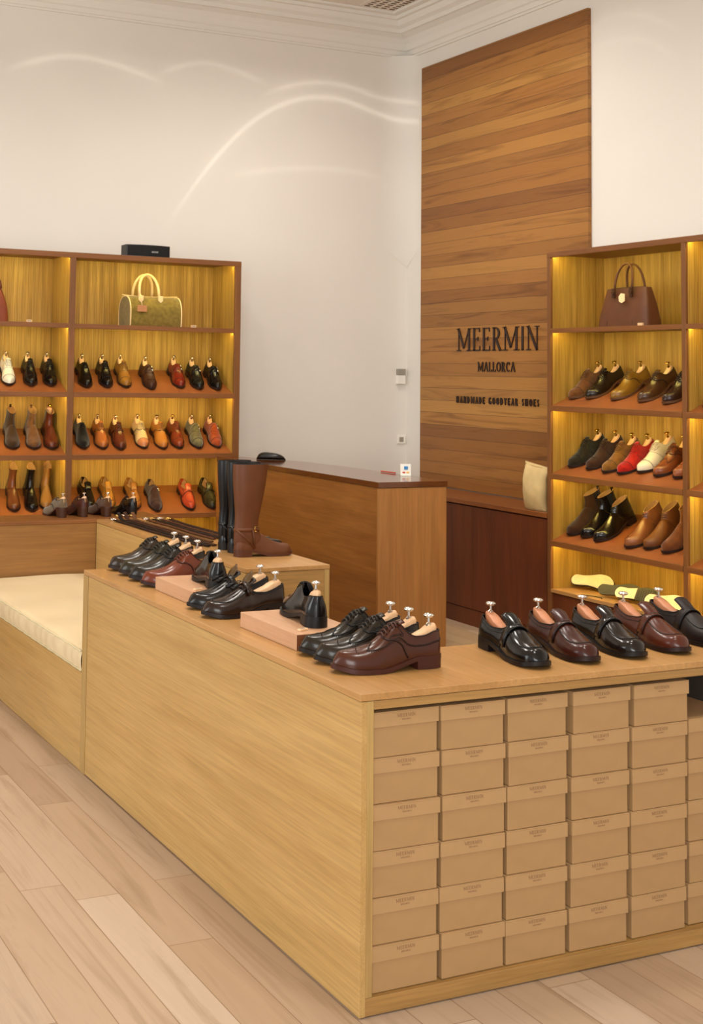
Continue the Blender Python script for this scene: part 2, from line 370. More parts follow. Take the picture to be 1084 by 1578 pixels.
# the boards' material uses object coordinates measured from the panel foot
SER = .035
def glyph(ch, mb, x, z, h, w, t, place, d):
    """upright serif letter, built of solid strokes. t thick, thin strokes t*.42"""
    th, tn = t, t*.42
    def poly(pts):
        pts = [(x+p*w, z+q*h) for p, q in pts]
        ar = sum(pts[i][0]*pts[(i+1) % len(pts)][1]-pts[(i+1) % len(pts)][0]*pts[i][1] for i in range(len(pts)))
        if ar < 0: pts = pts[::-1]
        n = len(pts); vs = [place(p, q, 0) for p, q in pts]+[place(p, q, d) for p, q in pts]
        mb.add(vs, [tuple(range(n)), tuple(range(n, 2*n))[::-1]]+[(i, n+i, n+(i+1) % n, (i+1) % n) for i in range(n)])
    def st(x0, y0, x1, y1, ww):
        dx, dy = (x1-x0)*w, (y1-y0)*h; L = math.hypot(dx, dy); nx, ny = -dy/L*ww/2, dx/L*ww/2
        poly([(x0+nx/w, y0+ny/h), (x1+nx/w, y1+ny/h), (x1-nx/w, y1-ny/h), (x0-nx/w, y0-ny/h)])
    def sf(xc, yc, ww=.34):
        poly([(xc-ww/2, yc), (xc+ww/2, yc), (xc+ww/2, yc+SER if yc < .5 else yc-SER), (xc-ww/2, yc+SER if yc < .5 else yc-SER)])
    def arc(cx, cy, rx, ry, a0, a1, tw, n=14):
        for i in range(n):
            A, B = R(a0+(a1-a0)*i/n), R(a0+(a1-a0)*(i+1)/n)
            ka = tn+(tw-tn)*abs(math.cos(A)); kb = tn+(tw-tn)*abs(math.cos(B))
            poly([(cx+rx*math.cos(A), cy+ry*math.sin(A)), (cx+rx*math.cos(B), cy+ry*math.sin(B)),
                  (cx+(rx-kb/w)*math.cos(B), cy+(ry-kb/h)*math.sin(B)), (cx+(rx-ka/w)*math.cos(A), cy+(ry-ka/h)*math.sin(A))])
    V = lambda xc: (st(xc, 0, xc, 1, th), sf(xc, 0), sf(xc, 1))
    if ch == 'M': st(.14, 0, .14, 1, tn); sf(.14, 0, .3); st(.12, 1, .5, .12, th); st(.5, .12, .86, 1, tn); st(.86, 0, .86, 1, th); sf(.86, 0, .34); sf(.08, 1, .2); sf(.92, 1, .2)
    elif ch == 'N': st(.16, 0, .16, 1, tn); sf(.16, 0, .34); st(.14, 1, .84, 0, th); st(.84, 0, .84, 1, tn); sf(.84, 1, .34); sf(.1, 1, .24)
    elif ch == 'E': V(.24); st(.24, .98, .86, .98, tn); st(.24, .52, .68, .52, tn); st(.24, .02, .9, .02, tn); st(.86, .82, .86, 1, tn); st(.9, 0, .9, .2, tn); st(.68, .43, .68, .61, tn)
    elif ch == 'R': V(.22); arc(.42, .745, .38, .255, 90, -90, th); st(.22, .98, .44, .98, tn); st(.22, .5, .44, .5, tn); st(.42, .5, .84, 0, th); sf(.88, 0, .22)
    elif ch == 'I': V(.5)
    elif ch == 'A': st(.5, 1, .12, 0, tn); st(.5, 1, .86, 0, th); st(.26, .34, .74, .34, tn); sf(.12, 0, .28); sf(.86, 0, .3)
    elif ch == 'L': V(.26); st(.26, .02, .88, .02, tn); st(.88, 0, .88, .22, tn)
    elif ch == 'O': arc(.5, .5, .46, .51, 0, 360, th, 24)
    elif ch == 'C': arc(.54, .5, .46, .51, 50, 310, th, 20); st(.84, .7, .84, .95, tn)
    elif ch == 'G': arc(.52, .5, .46, .51, 50, 300, th, 20); st(.82, 0, .82, .42, th); sf(.78, .42, .36)
    elif ch == 'H': V(.2); V(.8); st(.2, .5, .8, .5, tn)
    elif ch == 'D': V(.2); arc(.38, .5, .52, .5, 90, -90, th); st(.2, .98, .4, .98, tn); st(.2, .02, .4, .02, tn)
    elif ch == 'Y': st(.14, 1, .5, .48, th); st(.86, 1, .5, .48, tn); st(.5, .5, .5, 0, th); sf(.5, 0); sf(.14, 1, .28); sf(.86, 1, .26)
    elif ch == 'S': arc(.5, .745, .34, .255, 20, 270, th, 12); arc(.5, .255, .36, .255, 90, -160, th, 12)
WID = {'M': 1.12, 'N': .86, 'E': .66, 'R': .74, 'I': .36, 'A': .84, 'L': .64, 'O': .86, 'C': .78, 'G': .84, 'H': .86, 'D': .82, 'Y': .8, 'S': .58, ' ': .5}
def layout(text, total, gapk):
    ws = [WID[c] for c in text]; s = total/(sum(ws)+gapk*(len(ws)-1)); x = 0; out = []
    for c, q in zip(text, ws): out.append((c, x, q*s)); x += (q+gapk)*s
    return out
def wall_text(name, label, text, y0, y1, z0, z1, t, gapk, bold=1):
    g = thing(name, label, 'sign', (4.14, y0, z0))
    for c, x, wd in layout(text, y0-y1, gapk):
        if c == ' ': continue
        m = MB(); glyph(c, m, x, 0, z1-z0, wd, t, lambda p, q, d: (-d, -p, q), .008)
        m.build('letter', M_['letter'], g)
    return g
wall_text('wall_sign', 'large dark serif lettering reading MEERMIN on the boards', 'MEERMIN', 5.215, 4.235, 1.975, 2.15, .021, .09)
wall_text('wall_sign', 'smaller dark lettering reading MALLORCA under the large name', 'MALLORCA', 4.95, 4.50, 1.815, 1.887, .0105, .07)
wall_text('wall_sign', 'small dark lettering reading HANDMADE GOODYEAR SHOES, lowest line on the boards', 'HANDMADE GOODYEAR SHOES', 5.22, 4.235, 1.566, 1.618, .0105, .30)

# ------------------------------------------------------------------ shelving
def bays_x(g, y0, y1, xs, zs, ztop, zbot, org, slant):
    """shelf tower along X on the back wall; front plane y0, xs = upright (x0,x1) pairs"""
    z0 = zbot
    for (a, b) in xs: MB().box(a, b, y0, y1, z0, ztop).build('upright', M_['frame'], g, origin=org, bevel=.002)
    MB().box(xs[0][0], xs[-1][1], y0-.002, y0+.018, ztop-.038, ztop).box(xs[0][0], xs[-1][1], y0+.018, y1, ztop-.02, ztop).build('top_board', M_['frame_x'], g, origin=org, bevel=.002)
    for i in range(len(xs)-1):
        xa, xb = xs[i][1], xs[i+1][0]
        MB().box(xa, xb, y1-.012, y1, z0, ztop-.02).build('back_panel', M_['back'], g, origin=org)
        for q0, q1 in ((xa, xa+.003), (xb-.003, xb)): MB().box(q0, q1, y0+.019, y1-.012, z0, ztop-.02).build('side_lining', M_['back'], g, origin=org)
        for z in zs:
            if z in slant:
                tn = math.tan(R(23)); d = y1-.012-y0
                m = MB(); m.prism([(y0, z), (y0, z-.012), (y1-.012, z-.012+d*tn), (y1-.012, z+d*tn)][::-1], xa, xb, 'x')
                s = m.build('slanted_shelf', M_['slant'], g, origin=org)
                MB().box(xa, xb, y0-.004, y0+.014, z-.031, z+.004).build('front_lip', M_['frame_x'], s, origin=org, bevel=.001)
                l0 = y0+.30; q = MB(); q.prism([(l0, z+.30*tn+.0005), (l0+.012, z+.312*tn+.0005), (l0+.012, z+.312*tn+.0009), (l0, z+.30*tn+.0009)], xa, xb, 'x')
                q.build('rail', M_['frame_x'], s, origin=org)
            else:
                s = MB().box(xa, xb, y0, y0+.018, z-.033, z).box(xa, xb, y0+.018, y1-.012, z-.016, z).build('flat_shelf', M_['frame_x'], g, origin=org, bevel=.001)
        tops = [ztop-.02]+[z-.016 if z not in slant else z-.008 for z in zs if z > z0+.1]
        for z in tops:
            MB().box(xa+.01, xb-.01, y0+.0195, y0+.027, z-.006, z-.0005).build('led_strip', M_['led'], g, origin=org)
org = (1.0, 5.63, 0)
LB = thing('shelving_unit', 'backlit wooden shoe shelving against the back wall, left of the picture', 'shelving', org)
bays_x(LB, 5.418, 5.83, [(-.36, -.318), (.964, 1.006), (2.272, 2.319)], [2.1, 1.61, 1.169, .737], 2.607, 0, org, (1.61, 1.169, .737))
MB().box(-.318, .964, 5.83, 5.95, 2.0, 2.3).box(1.006, 2.272, 5.83, 5.95, 2.0, 2.3).build('wall_batten', M_['frame_x'], LB, origin=org)
def bays_y(g, x0, x1, ys, zs, ztop, zbot, org, slant):
    for (a, b) in ys: MB().box(x0, x1, a, b, zbot, ztop).build('upright', M_['frame'], g, origin=org, bevel=.002)
    MB().box(x0-.002, x0+.018, ys[0][0], ys[-1][1], ztop-.036, ztop).box(x0+.018, x1, ys[0][0], ys[-1][1], ztop-.02, ztop).build('top_board', M_['frame_y'], g, origin=org, bevel=.002)
    for i in range(len(ys)-1):
        ya, yb = ys[i][1], ys[i+1][0]
        MB().box(x1-.012, x1, ya, yb, zbot, ztop-.02).build('back_panel', M_['back'], g, origin=org)
        for q0, q1 in ((ya, ya+.003), (yb-.003, yb)): MB().box(x0+.019, x1-.012, q0, q1, zs[-1], ztop-.02).build('side_lining', M_['back'], g, origin=org)
        for z in zs:
            if z in slant:
                tn = math.tan(R(23)); d = x1-.012-x0
                m = MB(); m.prism([(x0, z), (x0, z-.012), (x1-.012, z-.012+d*tn), (x1-.012, z+d*tn)], ya, yb, 'y')
                s = m.build('slanted_shelf', M_['slant'], g, origin=org)
                MB().box(x0-.004, x0+.014, ya, yb, z-.031, z+.004).build('front_lip', M_['frame_y'], s, origin=org, bevel=.001)
            else:
                MB().box(x0, x0+.018, ya, yb, z-(.03 if z > 1 else .022), z).box(x0+.018, x1-.012, ya, yb, z-.016, z).build('flat_shelf', M_['frame_y'] if z > 1 else M_['ctop_y'], g, origin=org, bevel=.001)
        tops = [ztop-.02]+[z-.016 if z not in slant else z-.008 for z in zs if z > .5]
        for z in tops:
            MB().box(x0+.0195, x0+.027, ya+.01, yb-.01, z-.006, z-.0005).build('led_strip', M_['led'], g, origin=org)
org = (3.93, 2.4, 0)
RB = thing('shelving_unit', 'backlit wooden shoe shelving on the right wall beside the board panel', 'shelving', org)
bays_y(RB, 3.698, 4.165, [(1.27, 1.30), (2.432, 2.465), (3.594, 3.628)], [2.1, 1.588, 1.143, .709, .40], 2.608, 0, org, (1.588, 1.143, .709))
MB().box(3.715, 3.73, 1.3, 2.432, 0, .37).box(3.715, 3.73, 2.465, 3.594, 0, .37).build('plinth_door', M_['dark_z'], RB, origin=org)

# low cupboards under the board panel
org = (3.93, 4.8, 0)
g = thing('low_cupboard', 'dark wooden low cupboard under the board panel', 'cupboard', org)
MB().box(3.715, XW-.003, 3.63, 5.95, .0, .845).build('body', M_['dark_z'], g, origin=org)
MB().box(3.69, XW-.032, 3.63, 5.95, .852, .885).build('cupboard_top', M_['dark_y'], g, origin=org, bevel=.003)
for a, b in ((3.635, 4.42), (4.424, 5.18), (5.184, 5.94)):
    MB().box(3.698, 3.715, a, b, .12, .842).build('door', M_['dark_z'], g, origin=org, bevel=.002)
MB().box(3.705, 3.72, 3.63, 5.95, 0, .115).build('plinth', M_['dark_z'], g, origin=org)

# ------------------------------------------------------------------ cash desk
org = (2.37, 4.3, 0)
g = thing('cash_desk', 'tall brown wooden cash desk behind the shoe display', 'desk', org)
MB().box(2.133, 2.155, 3.245, 5.41, 0, 1.115).build('side_panel', M_['desk_y'], g, origin=org)
MB().box(2.133, 2.609, 3.225, 3.245, 0, 1.115).build('end_panel', M_['desk_z'], g, origin=org, bevel=.002)
MB().box(2.587, 2.609, 3.245, 4.85, 0, 1.115).build('side_panel', M_['desk_y'], g, origin=org)
m = MB(); m.prism([(2.128, 3.220), (2.613, 3.220), (2.598, 4.40), (2.53, 4.85), (2.30, 5.40), (2.128, 5.40)], 1.117, 1.15, 'z')
m.build('desk_top', M_['desk_t'], g, origin=org, bevel=.002)

# ------------------------------------------------------------------ display counter
H, T, CL, CW, CD = .88, .0203, 2.314, .455, .448
org = (.9, 1.0, 0)
CT = thing('display_counter', 'L-shaped light oak display counter with shoe boxes stacked in its front', 'counter', org)
m = MB(); m.prism([(0, 0), (2.6, 0), (2.6, CD), (CW, CD), (CW, CL), (0, CL)], H-T, H, 'z')
m.build('counter_top', M_['ctop_y'], CT, origin=org, bevel=.0015)
MB().box(0.002, .022, .0, CL-.06, .004, H-T-.0015).build('side_panel', M_['oak_y'], CT, origin=org, bevel=.0015)
MB().box(-.001, .03, CL-.058, CL, 0, H-T-.001).build('end_stile', M_['oak_z'], CT, origin=org, bevel=.0015)
MB().box(.03, CW-.01, CL-.022, CL, 0, H-T-.001).build('end_panel', M_['oak_z'], CT, origin=org)
MB().box(CW-.03, CW-.01, CD, CL-.022, 0, H-T-.001).build('inner_panel', M_['oak_y'], CT, origin=org)
MB().box(.0225, .045, .002, .03, .0525, H-T-.0015).build('front_stile', M_['oak_z'], CT, origin=org, bevel=.0015)
MB().box(.0455, 2.6, .002, .024, H-T-.026, H-T-.0015).build('top_rail', M_['oak_x'], CT, origin=org, bevel=.0015)
MB().box(.0225, 2.6, .002, .33, .004, .052).build('base_rail', M_['oak_x'], CT, origin=org, bevel=.0015)
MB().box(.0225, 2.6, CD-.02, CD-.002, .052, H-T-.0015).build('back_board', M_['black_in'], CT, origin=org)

# ------------------------------------------------------------------ shoe boxes
box_lid_text = MB()
for c, x, wd in layout('MEERMIN', .062, .1):
    glyph(c, box_lid_text, x-.031, 0, .0095, wd, .0016, lambda p, q, d: (p, -.0003-d, q), .0003)
for c, x, wd in layout('MALLORCA', .03, .1):
    glyph(c, box_lid_text, x-.015, -.0085, .004, wd, .0008, lambda p, q, d: (p, -.0003-d, q), .0003)
ordn = ['top', 'second from the top', 'third from the top', 'fourth from the top', 'fifth from the top', 'bottom']
stk = ['leftmost stack', 'second stack from the left', 'middle stack', 'fourth stack from the left', 'fifth stack from the left', 'recessed rightmost stack']
proto = None
def make_box():
    BW, BH, BD = .226, .1275, .275
    g = thing('shoe_box', 'x', 'shoe box')
    m = MB(); m.box(-BW/2+.004, BW/2-.004, .004, BD, 0, BH-.006).build('box_body', M_['card'], g, bevel=.002)
    m = MB(); LH = .043
    m.box(-BW/2, BW/2, 0, BD+.004, BH-.004, BH-.0005)
    m.box(-BW/2, BW/2, 0, .0025, BH-LH, BH-.004); m.box(-BW/2, -BW/2+.0025, .0025, BD+.004, BH-LH, BH-.004); m.box(BW/2-.0025, BW/2, .0025, BD+.004, BH-LH, BH-.004)
    l = m.build('box_lid', M_['card2'], g, bevel=.001)
    t = MB(); t.v = [(x, y, z+BH-.019) for x, y, z in box_lid_text.v]; t.f = list(box_lid_text.f)
    t.build('printed_name', M_['ink'], l)
    return g
xc = [.160, .392, .629, .869, 1.108, 1.352]
for ci in range(6):
    for k in range(6 if ci < 5 else 5):
        if proto is None: proto = make_box(); o = proto
        else: o = copy_tree(proto)
        jx = random.uniform(-.0035, .0035); jy = random.uniform(0, .006)+(.012 if ci == 5 else 0)
        o.location = Vector((xc[ci]+jx-(.010*(5-k)/5 if ci > 1 else 0)+.004, .012+jy, .0535+k*.1281))*K
        o.rotation_euler = (0, 0, R(random.uniform(-.9, .9)))
        if ci == 1 and k == 1: o.children[0].name
        row = ordn[5-k] if ci < 5 else (['bottom', 'second from the bottom', 'middle', 'second from the top', 'top'][k])
        tag(o, 'cardboard shoe box, %s in the %s' % (row, stk[ci]), 'shoe box', 'shoe boxes stacked in the counter front')

# ------------------------------------------------------------------ bench and display table
org = (.4, 3.3, 0)
g = thing('bench', 'low light oak bench between the counter end and the back shelves', 'bench', org)
MB().box(0, .022, CL+.004, 4.32, .03, .428).build('front_panel', M_['oak_y'], g, origin=org, bevel=.0015)
MB().box(.004, .03, CL+.004, 4.32, 0, .028).build('plinth', M_['oak_y'], g, origin=org)
MB().box(.022, .79, CL+.004, 4.315, .35, .428).build('seat_board', M_['oak_x'], g, origin=org)
# cushion with puckered front edge
def cushion():
    x0, x1, y0, y1, z0, z1 = .004, .785, CL+.006, 4.31, .429, .527
    ny, nx, nz = 90, 30, 8; rows = []
    prof = []
    for i in range(nz+1): prof.append((x0, z0+(z1-z0)*i/nz, 's'))
    for i in range(1, nx+1): prof.append((x0+(x1-x0)*i/nx, z1, 't'))
    for j in range(ny+1):
        y = y0+(y1-y0)*j/ny; r = []
        for x, z, k in prof:
            if k == 's':
                t = (z-z0)/(z1-z0); bulge = .012*math.sin(math.pi*min(1, t*1.02))
                pk = .0035*math.sin(y*55+math.sin(y*13)*2)*math.sin(math.pi*t)+.002*math.sin(y*131+1)*math.sin(math.pi*t)
                r.append((x-bulge*.6-pk+(.012 if t > .97 else 0), y, z-(.006 if t > .97 else 0)))
            else:
                e = min(1, (x-x0)/.05); r.append((x, y, z-.012*(1-e)**2+.003*math.sin(x*9+y*5)*e+.002*math.sin(y*14-x*6)*e))
        rows.append(r)
    return rows
m = MB().grid(cushion())
c = thing('seat_cushion', 'long cream seat cushion lying on the oak bench', 'cushion', org)
o = m.build('cushion_cover', M_['cushion'], c, smooth=True, origin=org)
m = MB()
for zz in (.434, .520):
    m.tube([(.0-.002*(zz > .5), CL+.01+(4.3-CL-.01)*i/60, zz+.001*math.sin(i*1.7)) for i in range(61)], .0035, 6)
m.build('piping', M_['cushion_s'], c, smooth=True, origin=org)

org = (1.02, 3.4, 0)
g = thing('display_table', 'long oak display table carrying belts and tall boots', 'display table', org)
HB = .852
m = MB().box(.797, 1.254, 2.287, 4.322, HB-.02, HB); m.build('table_top', M_['ctop_y'], g, origin=org, bevel=.0015)
MB().box(.797, .817, 2.29, 4.322, 0, HB-.0215).build('side_panel', M_['oak_y'], g, origin=org)
MB().box(1.232, 1.252, 2.29, 4.62, 0, HB-.0215).build('side_panel', M_['desk_y'], g, origin=org)
MB().box(.817, 1.225, 2.29, 2.31, 0, HB-.0215).build('front_panel', M_['oak_x'], g, origin=org, bevel=.0015)
MB().box(1.2255, 1.2535, 2.288, 2.31, 0, HB-.0215).build('corner_stile', M_['oak_z'], g, origin=org, bevel=.0015)
org = (.2, 4.5, 0)
g = thing('low_cabinet', 'low brown wooden cabinet behind the bench carrying heeled shoes', 'cabinet', org)
MB().box(-.9, 1.254, 4.3225, 4.664, HB-.02, HB).build('cabinet_top', M_['frame_x'], g, origin=org, bevel=.0015)
MB().box(-.9, .797, 4.328, 4.345, 0, HB-.021).build('front_panel', wood('low_cabinet_oak', (136, 92, 44), (156, 110, 58), 'x', 1, .42, .35), g, origin=org)
MB().box(-.9, 1.254, 4.64, 4.66, 0, HB-.021).build('back_panel', M_['frame_x'], g, origin=org)

# ------------------------------------------------------------------ risers
for nm, y0, y1, x0 in (('smaller', 1.375, 1.745, .108), ('nearer', .548, .952, .100)):
    org = (x0+.12, (y0+y1)/2, H)
    g = thing('display_riser', 'pinkish wooden riser block on the counter under the %s black wholecut' % ('farther' if nm == 'smaller' else 'nearer'), 'riser', org)
    MB().box(x0, x0+.24, y0, y1, H+.0005, H+.052).build('block', M_['riser'], g, origin=org, bevel=.001)
    MB().box(x0+.001, x0+.239, y0-.001, y0, H+.0015, H+.0495).build('end_face', M_['riser_d'], g, origin=org)

# ------------------------------------------------------------------ shoes
def interp(tab, x):
    """monotone cubic through (x, y) pairs"""
    n = len(tab); xs = [t[0] for t in tab]; ys = [t[1] for t in tab]
    if x <= xs[0]: return ys[0]
    if x >= xs[-1]: return ys[-1]
    d = [(ys[i+1]-ys[i])/(xs[i+1]-xs[i]) for i in range(n-1)]
    mt = [d[0]]+[0 if d[i-1]*d[i] <= 0 else 2*d[i-1]*d[i]/(d[i-1]+d[i]) for i in range(1, n-1)]+[d[-1]]
    i = max(j for j in range(n-1) if xs[j] <= x)
    h = xs[i+1]-xs[i]; t = (x-xs[i])/h
    return (2*t**3-3*t*t+1)*ys[i]+(t**3-2*t*t+t)*h*mt[i]+(-2*t**3+3*t*t)*ys[i+1]+(t**3-t*t)*h*mt[i+1]
WT = [(0, .085), (.06, .105), (.15, .112), (.3, .106), (.42, .112), (.55, .136), (.66, .155), (.75, .156), (.84, .145), (.93, .125), (1, .10)]
ZT = {
 'lace': [(0, .320), (.08, .318), (.18, .290), (.27, .282), (.35, .318), (.41, .378), (.46, .374), (.57, .290), (.67, .225), (.78, .192), (.88, .178), (.95, .168), (1, .135)],
 'slip': [(0, .305), (.08, .300), (.18, .268), (.30, .238), (.40, .240), (.46, .262), (.50, .290), (.56, .276), (.67, .226), (.78, .190), (.88, .172), (.95, .158), (1, .12)],
 'boot': [(0, .30), (.2, .31), (.38, .35), (.46, .345), (.57, .285), (.67, .232), (.78, .196), (.88, .182), (.95, .168), (1, .13)]}
SV = {'lace': .425, 'slip': .49, 'boot': 0}
B0 = [(0, .088), (.24, .085), (.33, .066), (.45, .03), (.60, .0), (.74, .0), (.88, .008), (1, .034)]
class Last:
    def __init__(s, kind, toe=.17, hh=.088, side=1, slim=1.0, tp=2.0, open_w=.078):
        s.k, s.toe, s.hh, s.side, s.slim, s.tp, s.ow = kind, toe, hh, side, slim, tp, open_w
    def b(s, x):
        v = interp(B0, x); e = (s.hh-.088)
        return v + e*max(0, min(1, 1-(x-.22)/.36))**1.3 if x > .22 else v+e
    def w(s, x):
        v = interp(WT, x)*s.slim
        if x < .085: v *= math.sqrt(max(0, 1-((.085-x)/.085)**2))
        if x > 1-s.toe: v *= max(0, 1-((x-1+s.toe)/s.toe)**s.tp)**.5
        return v
    def cx(s, x): return s.side*.020*math.sin(math.pi*min(1, max(0, (x-.25)/.75)))*(1 if x < .7 else 1-(x-.7)*1.4)
    def zt(s, x):
        z = interp(ZT[s.k], x)+(s.b(x)-interp(B0, x))
        if x > .95: z -= .045*((x-.95)/.05)**2
        return z
    def z0(s, x): return s.b(x)+.036
    def o(s, x):
        sv = SV[s.k]
        if x >= sv or sv == 0: return 0
        c = sv/2; v = s.ow*math.sqrt(max(0, 1-abs((x-c)/c)**2.4))
        return min(v, .86*s.w(x))
    def P(s, x, u, side=1, off=0):
        """point on the upper: u 0 at the welt .. 1 at the top line / ridge"""
        x = min(max(x, 0), 1)
        def q(x, u):
            w, z0, zt, o = s.w(x), s.z0(x), s.zt(x), s.o(x); h = zt-z0
            k = o/(s.ow+1e-6)
            p0 = (w*.985, z0); p3 = (o, zt)
            p1 = (w*1.05, z0+h*.48)
            c2x = (w*.66)*(1-k)+(o+(w-o)*.30)*k; c2z = zt*(1-k)+(zt-h*.30)*k
            if x > .5: c2x = w*(.66+.10*min(1, (x-.5)/.3))
            m = 1-u
            y = m**3*p0[0]+3*m*m*u*p1[0]+3*m*u*u*c2x+u**3*p3[0]
            z = m**3*p0[1]+3*m*m*u*p1[1]+3*m*u*u*c2z+u**3*p3[1]
            lean = .018*max(0, 1-x/.12)*(z-z0)/.2 if x < .12 else 0
            front = -.034*((x-.93)/.07)*((z-z0)/.13)**1.5 if x > .93 else 0
            return Vector((x+lean*(1-math.exp(-x*0))+ (0.012*(z-z0)/.2 if x < .02 else 0)+front, side*y+s.cx(x), z))
        p = q(x, u)
        if off:
            e = 1e-3; a = q(min(1, x+e), u)-q(max(0, x-e), u); b_ = q(x, min(1, u+e))-q(x, max(0, u-e))
            n = a.cross(b_)
            if n.length > 1e-12:
                n.normalize(); n *= side
                if n.z < -.3 or (n.y*side < 0 and abs(n.y) > .5): n = -n
                p = p+n*off
        return p
def stations(n):
    out = []
    for i in range(n+1):
        t = i/n; c = (1-math.cos(math.pi*t))/2; out.append(.55*c+.45*t if 0 < t < 1 else t)
    # extra rows right at the ends to round them
    return sorted(set([0, .0015, .005, .011]+out+[.9985, .995, .989, .98]))
def upper_mesh(L, hi):
    n, mu = (40, 11) if hi else (22, 7)
    st = stations(n); m = MB(); rows = []
    for x in st:
        r = [L.P(x, j/mu, 1) for j in range(mu+1)]+[L.P(x, j/mu, -1) for j in range(mu, -1, -1)]
        rows.append(r)
    # split the grid so that the opening stays open
    N2 = len(rows[0]); vs = [p for r in rows for p in r]; fs = []
    sv = SV[L.k]
    for i in range(len(rows)-1):
        for j in range(N2-1):
            if j == mu and (sv and (st[i] < sv-.001)): continue
            fs.append((i*N2+j, i*N2+j+1, (i+1)*N2+j+1, (i+1)*N2+j))
    m.add(vs, fs); return m
def lining_mesh(L, hi):
    sv = SV[L.k]; n = 18 if hi else 10; m = MB(); rows = []
    for i in range(n+1):
        x = .004+(sv-.006)*(1-math.cos(math.pi*i/n))/2; o = L.o(x); w = max(o*1.0, L.w(x)-.012); zt = L.zt(x); zb = L.z0(x)+.01; cx = L.cx(x)
        pr = [(o+.001, zt-.0005), (o*.985, zt-.02), (o+(w-o)*.55, zt-(zt-zb)*.5), (w*.9, zb+.03), (w*.6, zb), (0, zb)]
        r = [Vector((x+.004*(1-2*i/n), y+cx, z)) for y, z in pr]+[Vector((x+.004*(1-2*i/n), -y+cx, z)) for y, z in pr[-2::-1]]
        rows.append(r)
    return m.grid(rows)
def sole_mesh(L, hi, th=.036, welt=.018):
    n = 34 if hi else 18; st = stations(n); m = MB(); rows = []
    for x in st:
        w = L.w(x)+welt*(.25+.75*min(1, max(0, (x-.2)/.2))) if 0 < x < 1 else (.004 if x == 0 else .012)
        xx = x+(welt*.9 if x == 1 else (welt*.6*max(0, (x-.93)/.07)))-(welt*.3*max(0, (.03-x)/.03))
        w = max(w, .004); b = L.b(x); c = L.cx(x)
        rows.append([(xx, w+c, b), (xx, w+c, b+th*.5), (xx, w*.995+c, b+th+.001), (xx, c, b+th+.002), (xx, -w*.995+c, b+th+.001), (xx, -w+c, b+th*.5), (xx, -w+c, b), (xx, c, b)])
    m.grid(rows, closed=True)
    m.f.append(tuple(range(8))); m.f.append(tuple((len(rows)-1)*8+k for k in range(8)))
    return m
def heel_mesh(L, hi, welt=.006, xe=.265, taper=1.0):
    n = 12; m = MB(); rows = []
    pts = []
    for i in range(n+1):
        x = xe*(1-math.cos(math.pi*i/n))/2*1.0 if i < n else xe
        pts.append((x, L.w(x)+welt if x > .002 else .01))
    out = [(x, y) for x, y in pts]+[(x, -y) for x, y in pts[::-1]]
    for k, z in enumerate((0, .5, 1)):
        r = []
        for x, y in out:
            t = taper+(1-taper)*z; zz = z*(L.b(x)+.002)
            r.append(((x-.1)*t+.1+(1-t)*.02, y*t, zz))
        rows.append(r)
    m.grid(rows, closed=True)
    nn = len(out); m.f.append(tuple(range(nn))[::-1]); return m
def seam(mb, L, pts, r, off=.002, n=5, both=True, step=6):
    for sd in ((1, -1) if both else (1,)):
        P = []
        for i in range(len(pts)-1):
            for k in range(step):
                t = k/step; P.append(L.P(pts[i][0]+(pts[i+1][0]-pts[i][0])*t, pts[i][1]+(pts[i+1][1]-pts[i][1])*t, sd, off))
        P.append(L.P(pts[-1][0], pts[-1][1], sd, off)); mb.tube(P, r, n)
def dots(mb, L, pts, r, gap, off=.0015):
    for sd in (1, -1):
        for i in range(len(pts)-1):
            a = L.P(*pts[i], sd); b = L.P(*pts[i+1], sd); k = max(1, int((b-a).length/gap))
            for j in range(k):
                t = j/k; p = L.P(pts[i][0]+(pts[i+1][0]-pts[i][0])*t, pts[i][1]+(pts[i+1][1]-pts[i][1])*t, sd, off)
                mb.add([p+Vector(d)*r for d in ((1,0,0),(-1,0,0),(0,1,0),(0,-1,0),(0,0,1),(0,0,-1))],
                       [(0,2,4),(2,1,4),(1,3,4),(3,0,4),(2,0,5),(1,2,5),(3,1,5),(0,3,5)])
def strap_rows(L, x0, x1, off, u0=.15, nx=3, nu=9):
    rows = []
    for i in range(nx+1):
        x = x0+(x1-x0)*i/nx
        rows.append([L.P(x, u0+(1-u0)*j/nu, 1, off) for j in range(nu+1)]+[L.P(x, u0+(1-u0)*j/nu, -1, off) for j in range(nu, -1, -1)])
    return rows
_tree_n = [0]
